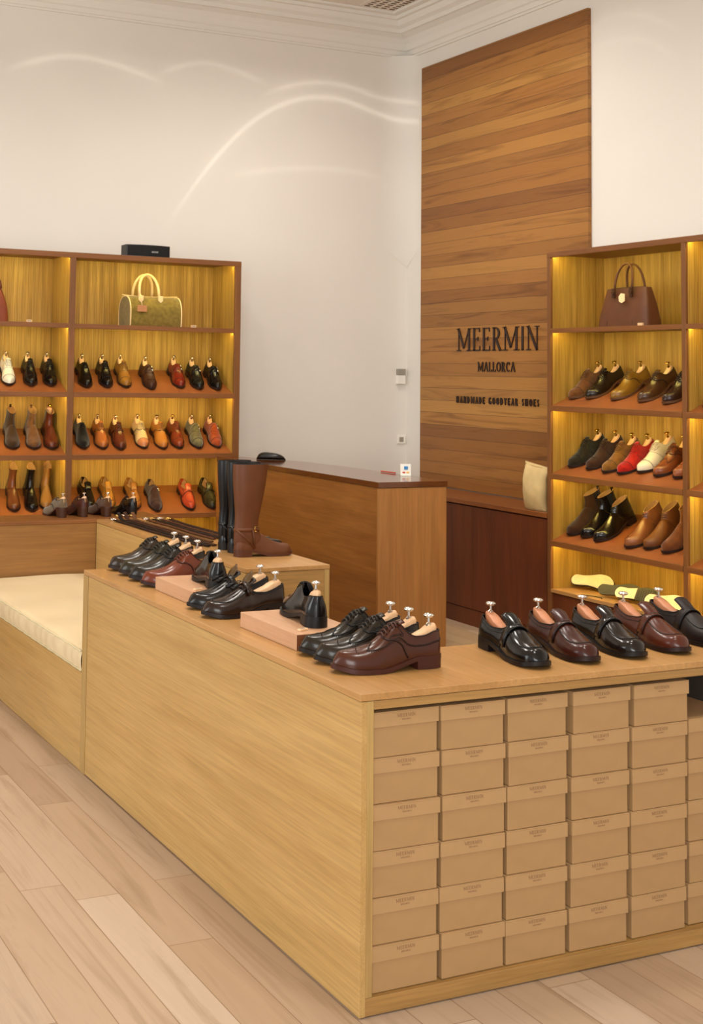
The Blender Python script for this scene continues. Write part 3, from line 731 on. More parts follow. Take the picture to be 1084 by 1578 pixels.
def shoe(label, style, color, loc, rot, Ls=.36, kind='calf', hi=False, tree='wood', toe=.17, tp=2.0, hh=.070, side=1,
         sole=(40, 24, 18), lin=None, group=None, knob='nickel', slim=1.0, trim=None, lace=None):
    """style: oxford derby longwing wholecut monk dmonk penny tassel loafer"""
    base = 'slip' if style in ('penny', 'tassel', 'loafer') else 'lace'
    L = Last(base, toe, hh, side, slim, tp, .085 if base == 'slip' else .074)
    nm = {'penny': 'loafer', 'tassel': 'tassel_loafer', 'loafer': 'loafer', 'oxford': 'oxford_shoe', 'derby': 'derby_shoe', 'longwing': 'derby_shoe',
          'wholecut': 'oxford_shoe', 'monk': 'monk_strap_shoe', 'dmonk': 'monk_strap_shoe'}[style]
    g = thing(nm, label, 'shoe', loc, rot, group)
    mu = leather(color, kind); dk = leather(tuple(int(c*.45) for c in color), 'matt')
    if color[0]+color[1]+color[2] < 110: dk = leather((8, 6, 5), 'matt')
    u = recalc(upper_mesh(L, hi).build('upper', mu, g, smooth=True, scale=Ls))
    recalc(lining_mesh(L, hi).build('lining', lin or (M_['lining_dark'] if style == 'wholecut' and hi else M_['lining']), g, smooth=True, scale=Ls))
    ms = leather(sole, 'matt') if isinstance(sole, tuple) else sole
    s = recalc(sole_mesh(L, hi).build('sole', ms, g, smooth='auto', scale=Ls))
    recalc(heel_mesh(L, hi, taper=1 if hh < .12 else .86).build('heel', ms, g, smooth='auto', scale=Ls))
    # rim of the opening
    m = MB(); sv = SV[base]; n = 26; pts = []
    for i in range(n+1):
        x = .003+(sv-.004)*(1-math.cos(math.pi*i/n))/2; pts.append(L.P(x, 1, 1))
    pts += [L.P(.003+(sv-.004)*(1-math.cos(math.pi*i/n))/2, 1, -1) for i in range(n, -1, -1)]
    m.tube(pts+[pts[0]], .0055, 5); m.build('topline', dk if hi else mu, g, smooth=True, scale=Ls)
    m = MB(); d = MB(); sr = .0032 if hi else .0035
    if style in ('oxford', 'derby', 'longwing'):
        lc = MB()
        rows = 5
        for k in range(rows):
            x = .445+.118*k/(rows-1)
            P = [L.P(x+.006*abs(t), 1-.22*abs(t), 1 if t >= 0 else -1, .011) for t in (-1, -.6, -.25, 0, .25, .6, 1)]
            lc.tube(P, .0075, 5)
            for sd in (1, -1):
                q = L.P(x+.006, .775, sd, .004); d.add([q+Vector(v)*.007 for v in ((1,0,0),(-1,0,0),(0,1,0),(0,-1,0),(0,0,1),(0,0,-1))], [(0,2,4),(2,1,4),(1,3,4),(3,0,4),(2,0,5),(1,2,5),(3,1,5),(0,3,5)])
        lc.build('laces', lace or leather(tuple(min(255, int(c*.8+10)) for c in color), 'matt'), g, smooth=True, scale=Ls)
        if style == 'oxford':
            seam(m, L, [(.565, 1), (.56, .8), (.52, .66), (.44, .6)], sr)
            seam(m, L, [(.60, 1), (.60, .82), (.56, .5), (.50, .2), (.48, .03)], sr)
            seam(m, L, [(.79, 1), (.79, .6), (.79, .1)], sr*1.5)
        else:
            # open facings: raised flap edges
            seam(m, L, [(.572, .93), (.578, .8), (.55, .62), (.49, .48), (.41, .33), (.36, .06)], sr*2.6, .003)
            seam(m, L, [(.43, .99), (.50, .965), (.572, .93)], sr*1.6, .006)
        tg = MB(); rws = []
        for i in range(5):
            x = .395+.04*i/4; zz = L.zt(.42)+.022-.016*i/4
            rws.append([(x-.015+(.0 if i else -.01), yy*.05+L.cx(x), zz-.014*abs(yy)**2) for yy in (-1, -.5, 0, .5, 1)])
        tg.grid(rws); to = tg.build('tongue', mu, g, smooth=True, scale=Ls)
        to.modifiers.new('thick', 'SOLIDIFY').thickness = .003
    if style == 'longwing':
        W = [(.66, 1), (.70, .86), (.735, .7), (.70, .62), (.62, .56), (.5, .5), (.36, .47), (.2, .50), (.08, .52), (.01, .52)]
        seam(m, L, W, sr*1.7); W2 = [(a+.006, b-.045) for a, b in W]
        dots(d, L, W2, .0068 if hi else .006, .0175 if hi else .035)
        dots(d, L, [(.80, 1), (.82, .85), (.83, .7), (.80, .6)], .0055, .017)
        seam(m, L, [(.46, .82), (.42, .74), (.39, .66), (.40, .56), (.46, .54), (.53, .62)], sr, .002)
        seam(m, L, [(.45, .80), (.415, .72), (.40, .66), (.412, .59), (.46, .57), (.52, .64)], sr*.8, .002)
        dots(d, L, [(.05, .93), (.2, .92), (.3, .9), (.4, .9)], .003, .02)
    if style == 'wholecut':
        seam(m, L, [(.56, 1), (.55, .8), (.50, .7), (.43, .72)], sr*.9)
        lc = MB()
        for k in range(4):
            x = .44+.1*k/3; lc.tube([L.P(x+.006*abs(t), 1-.2*abs(t), 1 if t >= 0 else -1, .008) for t in (-1, -.5, 0, .5, 1)], .005, 5)
        lc.build('laces', dk, g, smooth=True, scale=Ls)
        seam(m, L, [(.008, .95), (.006, .5), (.006, .05)], sr)
    if style in ('monk', 'dmonk'):
        seam(m, L, [(.62, 1), (.60, .8), (.56, .5), (.5, .2), (.48, .03)], sr)
        seam(m, L, [(.80, 1), (.80, .6), (.80, .1)], sr*1.5)
        xs = (.50,) if style == 'monk' else (.46, .535)
        for x in xs:
            sp = MB(); ww = .034 if style == 'monk' else .024
            sp.grid(strap_rows(L, x-ww, x+ww, .008, .35)); so = sp.build('strap', mu, g, smooth=True, scale=Ls)
            so.modifiers.new('thick', 'SOLIDIFY').thickness = .004*K*.3
            bk = MB(); sd = 1 if side > 0 else -1
            cs = [L.P(x+dx, uu, sd, .014) for dx, uu in ((-ww*.9, .62), (ww*.9, .62), (ww*.9, .82), (-ww*.9, .82))]
            bk.tube(cs+[cs[0]], .0065, 5); bk.tube([(cs[0]+cs[3])*.5, (cs[1]+cs[2])*.5], .005, 5)
            bk.build('buckle', M_['nickel'], so, smooth=True, scale=Ls)
    if base == 'slip':
        # apron seam, raised
        seam(m, L, [(.44, .70), (.52, .66), (.62, .62), (.72, .60), (.80, .62), (.86, .70), (.893, .85), (.90, 1)], .0052 if hi else .006, .001)
        # tongue standing above the vamp
        tg = MB(); rws = []; nt = 7
        for i in range(nt+1):
            t = i/nt; x = .565-.165*t; zz = L.zt(.565)+.012+t*.125-.03*t*t
            hw = .072+.006*t
            rws.append([(x+.02*abs(yy)**2*t*.5, yy*hw+L.cx(.5), zz-.036*abs(yy)**2.2*(1-.3*t)) for yy in (-1, -.75, -.4, 0, .4, .75, 1)])
        tg.grid(rws); to = tg.build('tongue', mu, g, smooth=True, scale=Ls)
        to.modifiers.new('thick', 'SOLIDIFY').thickness = .005*K*.5
    if style == 'penny':
        sp = MB(); rr = []
        for i in range(5):
            t = i/4; x = .520+.062*t
            r = []
            for j in range(17):
                yy = -1+2*j/16; ay = abs(yy)
                q = L.P(x-.05*ay**1.4+(.018*(t-.5)*2)*ay, 1-.84*ay**1.15, 1 if yy >= 0 else -1, .007)
                zb = .008*(1-ay**1.5)
                r.append(q+Vector((0, 0, zb)))
            rr.append(r)
        sp.grid(rr); so = sp.build('strap', mu, g, smooth=True, scale=Ls)
        so.modifiers.new('thick', 'SOLIDIFY').thickness = .007*Ls*K
        for r in (rr[0], rr[-1]): m.tube([p+Vector((0, 0, .0025)) for p in r], .0065, 5)
        sl = MB(); c = rr[2]; sl.tube([c[i]+Vector((.0, 0, .006)) for i in (6, 7, 8, 9, 10)], [(.011, .003)]*5, 6); sl.build('strap_slot', dk, so, scale=Ls)
        seam(m, L, [(.02, .80), (.12, .74), (.26, .70), (.40, .72), (.46, .62), (.47, .3), (.45, .05)], .0035, .002)
    if style == 'tassel':
        bw = MB()
        bw.grid([[L.P(.49+.045*i/3, 1-.5*abs(yy), 1 if yy >= 0 else -1, .02)+Vector((0, 0, .02*(1-abs(yy)))) for yy in (-1, -.5, 0, .5, 1)] for i in range(4)])
        so = bw.build('strap', mu, g, smooth=True, scale=Ls); so.modifiers.new('thick', 'SOLIDIFY').thickness = .004
        fl = MB()   # kiltie-like leaf standing above
        rws = []
        for i in range(7):
            t = i/6; hw = .065*math.sin(math.pi*(.18+.72*t))**.8
            rws.append([(.50-.09*t+.004*yy*yy, yy*hw, .335+.115*t-.02*yy*yy) for yy in (-1, -.5, 0, .5, 1)])
        fl.grid(rws); fo = fl.build('flap', leather((92, 66, 34), 'calf'), g, smooth=True, scale=Ls); fo.modifiers.new('thick', 'SOLIDIFY').thickness = .003
        for sd in (1, -1):
            ts = MB(); a = Vector((.535, sd*.012, .345)); b_ = Vector((.60, sd*.045, .315)); c_ = Vector((.69, sd*.06, .285))
            ts.tube([a, (a+b_)/2+Vector((0, 0, .015)), b_], .006, 6); ts.tube([b_, b_*.75+c_*.25, c_], [.012, .02, .024], 8)
            ts.build('tassel', dk, so, smooth=True, scale=Ls)
        m.tube([L.P(x, .86, sd, .006) for sd in (1,) for x in (.05, .15, .25, .35, .45)], .005, 5)
    if trim:
        seam(m, L, [(.80, 1), (.80, .6), (.80, .1)], sr*1.5)
    if m.v: m.build('stitching', dk, g, smooth=True, scale=Ls)
    if d.v: d.build('eyelets' if style != 'longwing' else 'perforations', dk, g, scale=Ls)
    if trim:      # toe cap in another colour
        tc_ = MB(); sts = [.80+.2*(1-(1-i/9)**2) for i in range(10)]
        tc_.grid([[L.P(x, j/7, 1, .002) for j in range(8)]+[L.P(x, j/7, -1, .002) for j in range(7, -1, -1)] for x in sts])
        recalc(tc_.build('toe_cap', leather(trim, 'calf'), g, smooth=True, scale=Ls))
    if tree:
        _tree_n[0] += 1
        shoe_tree('wooden tree inside the %s' % label, L, loc, rot, Ls, tree, knob, hi)
    return g
def shoe_tree(label, L, loc, rot, Ls, tree, knob, hi):
    g = thing('shoe_tree', ' '.join(label.split()[:16]), 'shoe tree', loc, rot, 'shoe trees in the displayed shoes')
    m = MB(); rows = []; n = 10; sl = L.k == 'slip'; xe = .42 if sl else .27
    for i in range(n+1):
        t = i/n; x = .030+xe*t
        hw = (.053 if hi else .056)*math.sqrt(max(.0009, 1-abs(2*t-1)**2.6))*(1 if t < .5 else 1-.25*(t-.5))
        top = (.372 if not sl else .352)-((.10 if not sl else .125)*t**1.15)+.018*math.sin(math.pi*min(1, t*2))
        top += L.b(.1)-.088
        if t < .08: top -= .03
        zb = .17+L.b(.1)-.088
        r = []
        for k in range(9):
            a = math.pi*k/8; r.append((x, hw*math.cos(a), top-.028+.028*math.sin(a)**.7))
        r = [(x, hw*.9, zb)]+r+[(x, -hw*.9, zb)]
        rows.append(r)
    m.grid(rows); nn = len(rows[0]); m.f.append(tuple(range(nn))); m.f.append(tuple((len(rows)-1)*nn+k for k in range(nn))[::-1])
    recalc(m.build('heel_block', M_['tree_red' if tree == 'cedar' else 'tree'], g, smooth='auto', scale=Ls))
    km = M_['nickel'] if knob == 'nickel' else M_['brass']
    zz = (.352 if not sl else .335)+L.b(.1)-.088
    m = MB(); m.lathe([(.026, zz), (.026, zz+.018), (.011, zz+.03), (.010, zz+.07)], (.105, 0, 0), 10); m.build('stem', km, g, smooth='auto', scale=Ls)
    m = MB(); z1 = zz+.066
    m.lathe([(.004, z1), (.03, z1+.006), (.047, z1+.018), (.046, z1+.028), (.032, z1+.038), (.004, z1+.042)], (.105, 0, 0), 14)
    m.build('knob', km, g, smooth=True, scale=Ls)
    return g

def boot(label, style, color, loc, rot, Ls=.36, kind='calf', top=.60, toe=.17, tp=2.0, hh=.074, side=1, sole=(40, 24, 18), hi=False, tree=None, group=None, slim=1.0, flare=0):
    """style: chelsea chukka tall western; a shaft of stacked rings grown out of the foot"""
    L = Last('boot', toe, hh, side, slim, tp)
    g = thing({'tall': 'tall_boot', 'chukka': 'chukka_boot', 'chelsea': 'chelsea_boot', 'western': 'ankle_boot'}[style], label, 'boot', loc, rot, group)
    mu = leather(color, kind); dk = leather(tuple(int(c*.5) for c in color), 'matt')
    m = upper_mesh(L, True); e = hh-.088
    # shaft
    if style == 'tall': SH = [(.16, .005, .50, .10), (.26, -.005, .50, .108), (.34, -.006, .46, .106), (.42, -.002, .425, .103), (.52, .006, .41, .104), (.66, .012, .43, .115), (.85, .0, .47, .135), (1.1, -.02, .52, .155), (1.35, -.03, .555, .165), (top, -.03, .57, .168)]
    elif style == 'chukka': SH = [(.16, .008, .47, .10), (.25, .0, .50, .108), (.32, .004, .475, .102), (.38, .012, .44, .094), (.44, .018, .41, .088), (top, .02, .39, .086)]
    elif style == 'western': SH = [(.16, .008, .46, .10), (.26, .002, .48, .104), (.34, .012, .44, .096), (.44, .03, .38, .088), (.56, .035, .35, .086), (top, .02, .37, .098)]
    else: SH = [(.16, .008, .46, .10), (.26, .0, .50, .108), (.34, .004, .455, .100), (.43, .016, .40, .090), (.52, .018, .38, .088), (top, .008, .385, .093)]
    n = 28; rows = []
    zz = []
    for i in range(len(SH)-1):
        k = 3 if hi or style == 'tall' else 2
        for j in range(k): zz.append(SH[i][0]+(SH[i+1][0]-SH[i][0])*j/k)
    zz.append(SH[-1][0])
    tb = lambda c: [(q[0], q[c]) for q in SH]
    def ring(z, sh=0):
        b_, f_, w_ = interp(tb(1), z)+sh, interp(tb(2), z)-sh, interp(tb(3), z)-sh
        r = []
        for k in range(n):
            a = 2*math.pi*k/n; c, s_ = math.cos(a), math.sin(a)
            x = (b_+f_)/2+(f_-b_)/2*math.copysign(abs(c)**.9, c)
            y = w_*math.copysign(abs(s_)**.92, s_)*(1-.18*max(0, c))
            dz = 0
            if style in ('chukka',): dz = (-.035*c)*max(0, (z-.4)/(top-.4)) if z > .4 else 0
            if style == 'western' and z > .5: dz = (.03*math.cos(2*a)-.02*c)*(z-.5)/(top-.5)
            if style == 'chelsea' and z > .5: dz = -.012*c*(z-.5)/(top-.5)
            r.append((x, y, z+e+dz))
        return r
    for z in zz: rows.append(ring(z))
    m.grid(rows, closed=True)
    u = recalc(m.build('upper', mu, g, smooth=True, scale=Ls))
    li = MB(); li.grid([ring(top, 0), ring(top, .012), ring(top-.12, .014), ring(top-.2, .02)], closed=True); nn = n
    li.f.append(tuple(3*nn+k for k in range(nn)))
    li.build('lining', M_['lining'] if style != 'tall' else M_['lining_dark'], g, smooth='auto', scale=Ls)
    ms = leather(sole, 'matt')
    recalc(sole_mesh(L, True).build('sole', ms, g, smooth='auto', scale=Ls))
    recalc(heel_mesh(L, True, taper=1 if hh < .12 else .84).build('heel', ms, g, smooth='auto', scale=Ls))
    if style == 'chelsea':
        for sd in (1, -1):
            el = MB(); rws = []
            for z in (.30, .36, .43, .50, top-.01):
                t = (z-.30)/(top-.31); hw = .02+.05*t; b_, f_, w_ = interp(tb(1), z), interp(tb(2), z), interp(tb(3), z)
                cx = (b_+f_)/2-.01
                rws.append([(cx+hw*q, sd*(w_*(1-.18*max(0, q*hw/((f_-b_)/2)))+.003), z+e) for q in (-1, 0, 1)])
            el.grid(rws)
            el.build('elastic_panel', leather(tuple(max(10, int(c*.55)) for c in color), 'suede'), g, scale=Ls)
        tbm = MB(); tbm.tube([(.012, 0, top-.04+e), (.0, 0, top+.04+e), (.03, 0, top+.05+e), (.035, 0, top-.02+e)], [(.022, .004)]*4, 6); tbm.build('pull_tab', mu, g, scale=Ls)
    if style == 'chukka':
        lc = MB()
        for z in (.335, .375, .415):
            f_ = interp(tb(2), z)
            lc.tube([(f_-.035, .055, z+e), (f_-.003, .028, z+.006+e), (f_+.006, 0, z+.008+e), (f_-.003, -.028, z+.006+e), (f_-.035, -.055, z+e)], .006, 5)
        lc.build('laces', dk, g, smooth=True, scale=Ls)
        sm = MB()
        for sd in (1, -1):
            sm.tube([(.47, sd*.03, .335), (.45, sd*.075, .27), (.38, sd*.112, .23), (.34, sd*.112, .14)], .004, 5)
        sm.build('stitching', dk, g, smooth=True, scale=Ls)
    if style == 'tall':
        zs = .43
        def band(z0, z1, off):
            rr = []
            for z in (z0, (z0+z1)/2, z1):
                rr.append([((p[0]-.2)*(1+off*5)+.2, p[1]*(1+off*8), p[2]) for p in ring(z, -off*.5)])
            return rr
        st = MB(); st.grid(band(.405, .46, .004), closed=True); so = st.build('ankle_strap', mu, g, smooth=True, scale=Ls)
        so.modifiers.new('thick', 'SOLIDIFY').thickness = .003
        sg = MB()
        for sd in (1, -1):
            sg.tube([(.01, sd*.05, .42), (.10, sd*.116, .33), (.20, sd*.13, .25), (.30, sd*.128, .13)], [(.004, .018)]*4, 6)
            sg.tube([(.27, sd*.115, .42), (.29, sd*.124, .3), (.30, sd*.128, .13)], [(.004, .016)]*3, 6)
        sg.build('harness', mu, g, smooth=True, scale=Ls)
        bk = MB()
        for sd in (1, -1):
            q = [(.30, sd*.116, .395), (.375, sd*.106, .395), (.375, sd*.106, .47), (.30, sd*.116, .47)]; bk.tube(q+[q[0]], .007, 5)
        bk.build('buckle', M_['nickel'] if color[0] < 60 else M_['brass'], so, smooth=True, scale=Ls)
    if tree:
        t = thing('shoe_tree', 'wooden tree inside the '+label, 'shoe tree', loc, rot, 'shoe trees in the displayed shoes')
        t['label'] = ' '.join(t['label'].split()[:16])
        b_ = MB(); b_.lathe([(.06, top-.15), (.062, top+.015), (.04, top+.04)], (.12, 0, e), 12); b_.build('heel_block', M_['tree'], t, smooth='auto', scale=Ls)
        k_ = MB(); k_.lathe([(.012, top+.035), (.012, top+.07), (.042, top+.085), (.03, top+.105), (.004, top+.11)], (.12, 0, e), 12); k_.build('knob', M_['brass'], t, smooth='auto', scale=Ls)
    return g

def frame_of(dx, dy, nrm=(0, 0, 1)):
    n = Vector(nrm).normalized(); f = Vector((dx, dy, 0)); f = (f-n*f.dot(n)).normalized()
    return Matrix((f, n.cross(f), n)).transposed()
def put(fn, label, style, color, toe_xy, ang, zf=None, nrm=(0, 0, 1), z=H, Ls=.36, **kw):
    """place by the toe tip; ang = heading in degrees in plan"""
    F = frame_of(math.cos(R(ang)), math.sin(R(ang)), nrm); f = F.col[0]
    tz = z if zf is None else zf(*toe_xy)
    t = Vector((toe_xy[0], toe_xy[1], tz)) + Vector(nrm).normalized()*.0012
    return fn(label, style, color, tuple(t-f*Ls*1.0), F, Ls=Ls, **kw)

BK = (20, 15, 13)
# counter, near group: three longwings
put(shoe, 'dark green-black longwing derby, rearmost of the three by the counter corner', 'longwing', (38, 28, 14), (.082, .488), 175, hi=True, slim=.87, sole=(24, 16, 12), Ls=.355)
put(shoe, 'dark brown-black longwing derby, middle of the three by the counter corner', 'longwing', (42, 30, 18), (.070, .372), 175, hi=True, slim=.87, sole=(26, 17, 13), Ls=.36)
put(shoe, 'chestnut brown longwing derby with brogue holes, nearest the counter corner', 'longwing', (78, 36, 18), (.060, .252), 176, hi=True, slim=.87, sole=(66, 30, 20), Ls=.365)
# tassel loafers
put(shoe, 'black tassel loafer with tall leaf flap, farther of the two tassel loafers', 'tassel', (26, 18, 14), (.062, 1.31), 184, hi=True, sole=(20, 14, 12), Ls=.35)
put(shoe, 'dark brown tassel loafer beside the nearer riser, nearer of the two tassel loafers', 'tassel', (42, 24, 14), (.044, 1.14), 186, hi=True, sole=(26, 16, 13), Ls=.35)
# far group
put(shoe, 'dark brown derby, farthest of the row of shoes at the bench end of the counter', 'derby', (50, 34, 18), (.102, 2.255), 184, hi=True, tp=2.3)
put(shoe, 'dark green-brown derby, second from the bench end of the counter', 'derby', (44, 36, 18), (.098, 2.115), 184, hi=True, tp=2.3)
put(shoe, 'dark blue-black derby with brown facings, third from the bench end of the counter', 'derby', (36, 28, 18), (.088, 1.97), 184, hi=True, tp=2.3, sole=(24, 18, 20))
put(shoe, 'reddish brown derby just left of the farther riser on the counter', 'derby', (112, 48, 22), (.082, 1.825), 183, hi=True, tp=2.2, sole=(48, 20, 18), tree=None)
# wholecuts on the risers
put(shoe, 'black wholecut seen from behind, on the farther riser', 'wholecut', BK, (.305, 1.700), 75, z=H+.052, hi=True, sole=(16, 12, 11), Ls=.34, kind='polish')
put(shoe, 'black wholecut seen from behind, on the nearer riser', 'wholecut', BK, (.298, .938), 76, z=H+.052, hi=True, sole=(16, 12, 11), Ls=.34, kind='polish')
# penny loafers along the front
for lab, c, k, tx, ty, a in (('black penny loafer, leftmost loafer on the counter front', (15, 12, 11), 'polish', .690, .070, -99),
    ('burgundy brown penny loafer, second loafer from the left', (64, 25, 17), 'calf', .888, .072, -99),
    ('black and dark brown penny loafer, third loafer from the left', (26, 18, 14), 'polish', 1.085, .075, -98),
    ('mid brown penny loafer, fourth loafer from the left', (84, 38, 22), 'calf', 1.280, .082, -97),
    ('very dark brown loafer at the right picture edge of the counter', (26, 14, 12), 'matt', 1.475, .110, -96)):
    put(shoe, lab, 'penny', c, (tx, ty), a, hi=True, kind=k, toe=.15, tp=2.6, tree='cedar', sole=(20, 13, 11) if c[0] < 30 else (34, 16, 13), Ls=.355)

# shelves on the back wall
TN = math.tan(R(23)); nL = (0, -math.sin(R(23)), math.cos(R(23))); nR = (-math.sin(R(23)), 0, math.cos(R(23)))
def zL(z0): return lambda x, y: z0+(y-5.418)*TN
def zR(z0): return lambda x, y: z0+(x-3.698)*TN
LX = dict(nrm=nL, Ls=.33, toe=.30, tp=1.75, knob='nickel', slim=.93)
AL = -96
row = [('white oxford at the left picture edge, upper shoe row of the back shelving', 'oxford', (240, 232, 214), .559, 5.505, {}),
 ('black oxford, second visible in the upper row, left bay', 'oxford', BK, .720, 5.50, {}),
 ('black cap-toe oxford beside the shelf upright, upper row, left bay', 'oxford', BK, .866, 5.501, {}),
 ('black wholecut, leftmost in the upper row, right bay', 'wholecut', BK, 1.130, 5.486, {}),
 ('black oxford, second in the upper row, right bay', 'oxford', BK, 1.290, 5.490, {}),
 ('tan oxford, third in the upper row, right bay of the back shelving', 'oxford', (156, 104, 40), 1.437, 5.494, {}),
 ('dark brown double monk strap, fourth in the upper row', 'dmonk', (64, 34, 20), 1.626, 5.467, {'kind': 'matt'}),
 ('oxblood double monk strap, fifth in the upper row', 'dmonk', (120, 36, 20), 1.871, 5.494, {}),
 ('black monk strap with silver buckle, sixth in the upper row', 'dmonk', (28, 24, 18), 2.016, 5.476, {}),
 ('black double monk strap, rightmost in the upper row', 'dmonk', BK, 2.162, 5.468, {})]
for lab, s, c, x, y, kw in row: put(shoe, lab, s, c, (x, y), AL, zf=zL(1.61), **{**LX, **kw})
row = [('black plain shoe, leftmost in the middle row, right bay of the back shelving', 'wholecut', BK, 1.123, 5.495, {'kind': 'suede'}),
 ('light brown derby, second in the middle row of the back shelving', 'derby', (176, 100, 48), 1.264, 5.488, {}),
 ('burgundy brown derby, third in the middle row of the back shelving', 'derby', (98, 44, 26), 1.400, 5.476, {}),
 ('cream and tan two-tone derby, fourth in the middle row', 'derby', (222, 186, 132), 1.583, 5.492, {'trim': (206, 132, 84)}),
 ('golden tan derby, fifth in the middle row of the back shelving', 'derby', (184, 116, 48), 1.733, 5.480, {}),
 ('reddish brown oxford without silver knob, sixth in the middle row', 'oxford', (130, 54, 28), 1.866, 5.487, {'knob': 'brass'}),
 ('grey suede monk strap, seventh in the middle row', 'dmonk', (104, 94, 62), 2.023, 5.485, {'kind': 'suede'}),
 ('rust orange suede monk strap, rightmost in the middle row', 'dmonk', (156, 66, 24), 2.181, 5.492, {'kind': 'suede'})]
for lab, s, c, x, y, kw in row: put(shoe, lab, s, c, (x, y), AL, zf=zL(1.169), **{**LX, **kw})
row = [('black loafer, leftmost in the lower row, right bay of the back shelving', 'loafer', (24, 18, 14), 1.175, 5.500),
 ('golden tan loafer, second in the lower row of the back shelving', 'loafer', (176, 118, 48), 1.332, 5.497),
 ('tan loafer partly behind the black heeled shoe, third in the lower row', 'loafer', (160, 100, 44), 1.526, 5.478),
 ('dark purple-brown suede loafer, fourth in the lower row', 'monk', (62, 34, 26), 1.680, 5.444),
 ('coral red penny loafer, fifth in the lower row', 'penny', (188, 70, 40), 1.951, 5.448),
 ('dark olive penny loafer with pale edge, rightmost in the lower row', 'penny', (58, 50, 28), 2.129, 5.457)]
for lab, s, c, x, y in row:
    put(shoe, lab, s, c, (x, y), AL, zf=zL(.737), tree=None, **{**{k: v for k, v in LX.items() if k != 'knob'}, 'kind': 'suede' if 'suede' in lab else 'calf'})
BX = dict(nrm=nL, Ls=.325, toe=.22, tp=1.8)
put(boot, 'dark brown suede ankle boot at the left picture edge, middle row', 'chelsea', (58, 36, 18), (.597, 5.50), AL, zf=zL(1.169), kind='suede', **BX)
put(boot, 'mid brown suede ankle boot, second in the middle row, left bay', 'chelsea', (104, 66, 34), (.751, 5.495), AL, zf=zL(1.169), kind='suede', **BX)
put(boot, 'burgundy leather ankle boot beside the upright, middle row, left bay', 'chelsea', (96, 42, 24), (.882, 5.49), AL, zf=zL(1.169), tree=True, **BX)
BX = dict(nrm=nL, Ls=.31, toe=.22, tp=1.8, hh=.12, top=.70, slim=.92)
put(boot, 'brown leather western ankle boot at the left picture edge, lower row', 'western', (108, 58, 30), (.618, 5.499), AL, zf=zL(.737), **BX)
put(boot, 'black leather western ankle boot, second in the lower row, left bay', 'western', BK, (.747, 5.493), AL, zf=zL(.737), **BX)
put(boot, 'tan leather western ankle boot behind the grey heeled shoe', 'western', (164, 112, 54), (.852, 5.515), -101, zf=zL(.737), **BX)

# heeled shoes on the low cabinet, seen from behind
for lab, c, k, hx, hy in (('grey suede heeled derby, leftmost on the low cabinet', (110, 92, 70), 'suede', .628, 4.44),
    ('dark burgundy heeled derby, second on the low cabinet', (72, 34, 24), 'matt', .768, 4.44),
    ('brown suede heeled derby, third on the low cabinet', (86, 54, 28), 'suede', .918, 4.42),
    ('black heeled derby, rightmost on the low cabinet beside the belts', (18, 14, 12), 'calf', 1.075, 4.38)):
    F = frame_of(math.cos(R(99)), math.sin(R(99)))
    shoe(lab, 'derby', c, (hx, hy, HB+.0012), F, Ls=.265, kind=k, hh=.20, slim=.9, sole=(70, 40, 24) if 'black' not in lab else (20, 14, 12), group=None)

# right wall shelving
RX = dict(nrm=nR, Ls=.34, toe=.2, tp=1.9, knob='brass')
AR = 180
row = [('brown suede oxford, leftmost in the upper row of the right shelving', 'oxford', (104, 62, 26), 3.796, 3.512, {'kind': 'suede', 'sole': (96, 64, 40)}),
 ('dark brown and black oxford, second in the upper row, right shelving', 'oxford', (38, 24, 12), 3.807, 3.367, {'sole': (96, 64, 40)}),
 ('olive tan derby, third in the upper row of the right shelving', 'derby', (138, 96, 30), 3.803, 3.135, {'sole': (96, 64, 40)}),
 ('dark brown derby, fourth in the upper row of the right shelving', 'derby', (78, 48, 24), 3.791, 2.891, {'sole': (96, 64, 40)}),
 ('dark brown shoe cut off by the upright, upper row, right shelving', 'derby', (52, 28, 16), 3.779, 2.679, {'sole': (96, 64, 40)})]
for lab, s, c, x, y, kw in row: put(shoe, lab, s, c, (x, y), AR, zf=zR(1.588), **{**RX, **kw})
put(shoe, 'dark brown shoe at the right picture edge, upper row, beyond the upright', 'oxford', (50, 22, 14), (3.74, 2.33), AR, zf=zR(1.588), **RX)
row = [('black-green suede oxford, leftmost in the second row, right shelving', 'oxford', (34, 28, 14), 3.792, 3.515, 'suede'),
 ('dark brown suede oxford, second in the second row, right shelving', 'oxford', (60, 34, 18), 3.789, 3.345, 'suede'),
 ('olive tan suede oxford beside the red shoe, right shelving', 'oxford', (124, 82, 28), 3.773, 3.182, 'suede'),
 ('bright red suede oxford, right shelving', 'oxford', (168, 26, 14), 3.776, 3.052, 'suede'),
 ('white oxford beside the red shoe, right shelving', 'oxford', (240, 226, 196), 3.818, 2.928, 'calf'),
 ('reddish brown brogue beside the white shoe, right shelving', 'longwing', (134, 70, 34), 3.796, 2.772, 'calf'),
 ('brown and cream shoe half hidden by the upright, second row, right shelving', 'oxford', (150, 84, 48), 3.799, 2.618, 'calf')]
for lab, s, c, x, y, k in row: put(shoe, lab, s, c, (x, y), AR, zf=zR(1.143), kind=k, **RX)
BX = dict(nrm=nR, Ls=.35, toe=.2, tp=1.9)
